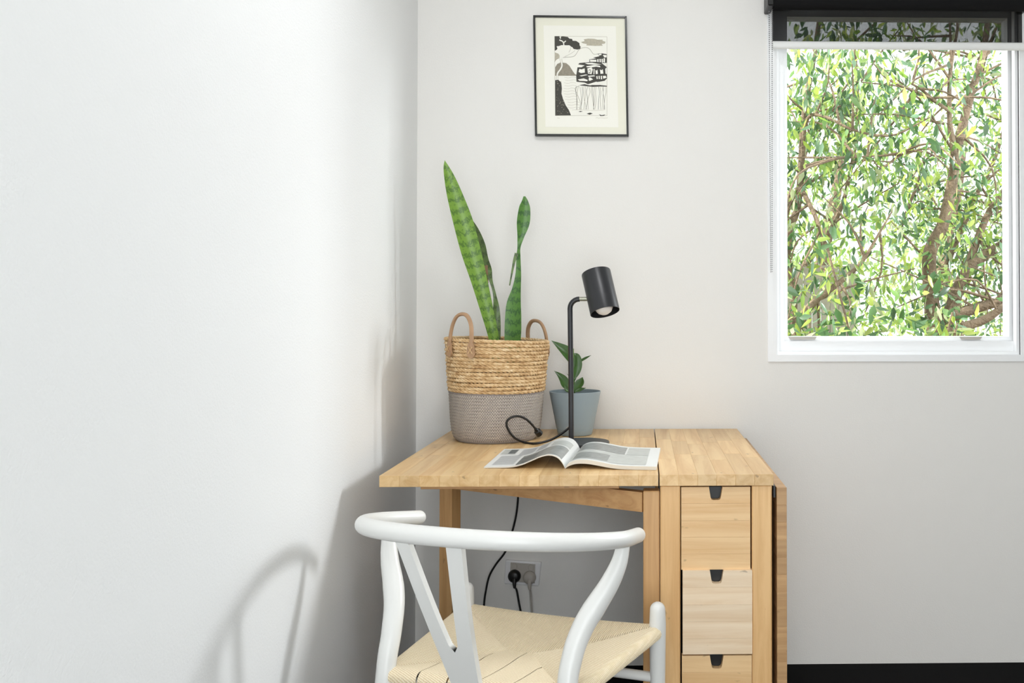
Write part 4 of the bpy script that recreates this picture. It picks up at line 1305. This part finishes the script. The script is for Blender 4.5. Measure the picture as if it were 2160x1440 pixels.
def garden():
    Y = 5.0
    t1 = thing('garden_tree', (px(1960, 720, Y).x, Y, -0.2), 'forked brown tree with bright green leaves outside the window, at the right', 'tree', None)
    paths = [([(1955, 1500, Y), (1962, 900, Y), (1968, 700, Y), (1962, 600, Y), (1962, 530, Y-.05), (1990, 470, Y-.1), (2008, 385, Y-.1), (2022, 300, Y-.1), (2048, 200, Y-.1), (2075, 105, Y-.1), (2095, -60, Y)], .052, .014),
             ([(1992, 700, Y), (2010, 640, Y), (2038, 575, Y), (2075, 540, Y), (2130, 505, Y), (2200, 440, Y)], .040, .022),
             ([(2036, 580, Y), (2060, 510, Y+.1), (2085, 450, Y+.1), (2118, 400, Y+.1), (2160, 300, Y+.1)], .026, .012),
             ([(1995, 560, Y+.3), (2030, 480, Y+.3), (2055, 420, Y+.3), (2100, 330, Y+.3), (2130, 220, Y+.3)], .020, .008),
             ([(2000, 670, Y-.2), (2060, 650, Y-.2), (2120, 632, Y-.2), (2190, 600, Y-.2)], .030, .018),
             ([(2030, 690, Y-.3), (2080, 672, Y-.3), (2130, 640, Y-.3), (2200, 620, Y-.3)], .026, .014),
             ([(2008, 385, Y-.1), (2012, 320, Y-.2), (2003, 250, Y-.2), (2005, 150, Y-.2), (2020, 60, Y-.2)], .020, .008),
             ([(2004, 235, Y-.2), (1975, 215, Y-.3), (1945, 190, Y-.3), (1920, 175, Y-.3)], .010, .005),
             ([(2040, 230, Y), (2060, 160, Y), (2080, 110, Y), (2110, 40, Y)], .014, .006),
             ([(1900, 480, Y+.4), (1915, 440, Y+.4), (1935, 385, Y+.4), (1950, 330, Y+.4)], .012, .006)]
    ends = []; mbt = MB()
    for i, (p, a, b) in enumerate(paths):
        P = limb(t1, p, a, b, 'trunk' if i == 0 else 'branch')
        ends += twigs(P, 8, 0.45, mbt)
    tag(mbt.build('twigs', M['bark'], t1), 'thin brown twigs', kind='stuff')
    ends = [e for e in ends if e[1] > Y + 0.12 or (e[1] > 3.75 and rng.random() < 0.30)]
    parts = [leaf_cloud(ends, 34, (0.17, 0.16, 0.17), 0.054, GREEN)]
    foliage('foliage', parts, t1, 'narrow bright green leaves')

    Y2 = 4.7
    t2 = thing('garden_tree', (px(1700, 720, Y2).x, Y2, -0.2), 'slender tree with arching branch and drooping leaves outside the window, at the left', 'tree', None)
    paths = [([(1660, 1500, Y2), (1672, 800, Y2), (1690, 680, Y2), (1720, 635, Y2), (1752, 610, Y2), (1790, 580, Y2), (1820, 550, Y2), (1850, 500, Y2), (1885, 440, Y2+.1)], .028, .004),
             ([(1660, 800, Y2+.3), (1675, 620, Y2+.3), (1650, 500, Y2+.3), (1680, 400, Y2+.2), (1712, 440, Y2+.1), (1740, 510, Y2)], .022, .010),
             ([(1655, 560, Y2+.4), (1668, 480, Y2+.4), (1685, 420, Y2+.4), (1697, 240, Y2+.4), (1720, 100, Y2+.4), (1740, -40, Y2+.4)], .026, .012),
             ([(1690, 400, Y2+.3), (1700, 260, Y2+.2), (1735, 245, Y2+.1), (1790, 270, Y2), (1840, 285, Y2)], .012, .005),
             ([(1700, 350, Y2), (1760, 335, Y2), (1830, 330, Y2), (1900, 326, Y2)], .009, .004),
             ([(1700, 560, Y2+.5), (1760, 470, Y2+.5), (1790, 380, Y2+.5), (1810, 240, Y2+.5), (1800, 60, Y2+.5)], .016, .008)]
    ends = []; mbt = MB()
    for i, (p, a, b) in enumerate(paths):
        P = limb(t2, p, a, b, 'trunk' if i == 0 else 'branch')
        ends += twigs(P, 8, 0.42, mbt)
    tag(mbt.build('twigs', M['bark'], t2), 'thin brown twigs', kind='stuff')
    ends = [e for e in ends if e[1] > Y2 + 0.10 or (e[1] > 3.75 and rng.random() < 0.35)]
    parts = [leaf_cloud(ends, 34, (0.17, 0.16, 0.17), 0.060, GREEN, 1.0)]
    foliage('foliage', parts, t2, 'drooping bright green leaves')

    # thicker growth behind
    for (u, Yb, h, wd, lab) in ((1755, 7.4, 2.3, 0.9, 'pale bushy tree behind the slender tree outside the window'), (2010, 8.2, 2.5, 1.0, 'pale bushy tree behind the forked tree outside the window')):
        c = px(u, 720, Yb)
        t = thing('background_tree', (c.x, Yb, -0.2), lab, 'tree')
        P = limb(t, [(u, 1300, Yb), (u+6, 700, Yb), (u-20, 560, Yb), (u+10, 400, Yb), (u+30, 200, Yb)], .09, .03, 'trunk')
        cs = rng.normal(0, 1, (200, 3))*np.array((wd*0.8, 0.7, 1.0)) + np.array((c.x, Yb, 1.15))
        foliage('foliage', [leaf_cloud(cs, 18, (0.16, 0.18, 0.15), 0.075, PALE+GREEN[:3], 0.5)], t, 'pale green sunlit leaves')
    # leafy shrub low down in front of the trees
    for (u, Yb, lab) in ((1720, 4.35, 'low leafy shrub at the bottom left of the window view'), (1900, 4.45, 'low leafy shrub at the bottom middle of the window view')):
        c = px(u, 760, Yb)
        t = thing('garden_shrub', (c.x, Yb, -0.2), lab, 'shrub')
        cs = rng.normal(0, 1, (34, 3))*np.array((0.24, 0.22, 0.20)) + np.array((c.x, Yb, c.z+0.02))
        mbt = MB()
        for p in cs[:12]:
            mbt.add(tube(spline([(c.x, Yb, -0.2), (c.x+(p[0]-c.x)*.6, Yb+(p[1]-Yb)*.5, p[2]*.6), p], 5), 0.006, 5))
        tag(mbt.build('stems', M['bark'], t), kind='stuff')
        foliage('foliage', [leaf_cloud(cs, 14, (0.10, 0.10, 0.09), 0.075, GREEN, 0.3)], t, 'glossy mid green leaves')
    # weathered paling fence at the far left
    F = thing('paling_fence', (px(1690, 700, 6.4).x, 6.4, -0.2), 'weathered grey paling fence glimpsed behind leaves', 'fence')
    xa = px(1640, 700, 6.4).x
    for i in range(9):
        zt_ = 1.42 + 0.02*random.random()
        box('paling', (xa+i*0.062, 6.4, -0.2), (xa+i*0.062+0.058, 6.418, zt_), M['fence'], F, 0.002)
    box('rail', (xa, 6.42, 0.9), (xa+9*0.062, 6.46, 0.97), M['fence'], F, 0.002)
garden()

# ------------------------------------------------------------------ unseen ceiling fixture, added to brighten the upper walls
def ceiling_fill():
    c = Vector((-0.05, 1.50, CEIL))
    L = thing('ceiling_fill', c, 'round flush white fixture added out of view above as fill light', 'lamp')
    mk('rim', *lathe([(0.20, -0.001), (0.225, -0.001), (0.225, -0.05), (0.20, -0.05)], c, 48, True), M['white_gloss'], L)
    l = bpy.data.lights.new('ceiling_fill_lamp', 'AREA'); l.shape = 'DISK'; l.size = 0.40; l.energy = 11; l.color = (0.97, 0.98, 1.0)
    o = bpy.data.objects.new('ceiling_fill_lamp', l); COL.objects.link(o); o.parent = L; o.location = (0, 0, -0.03)
ceiling_fill()
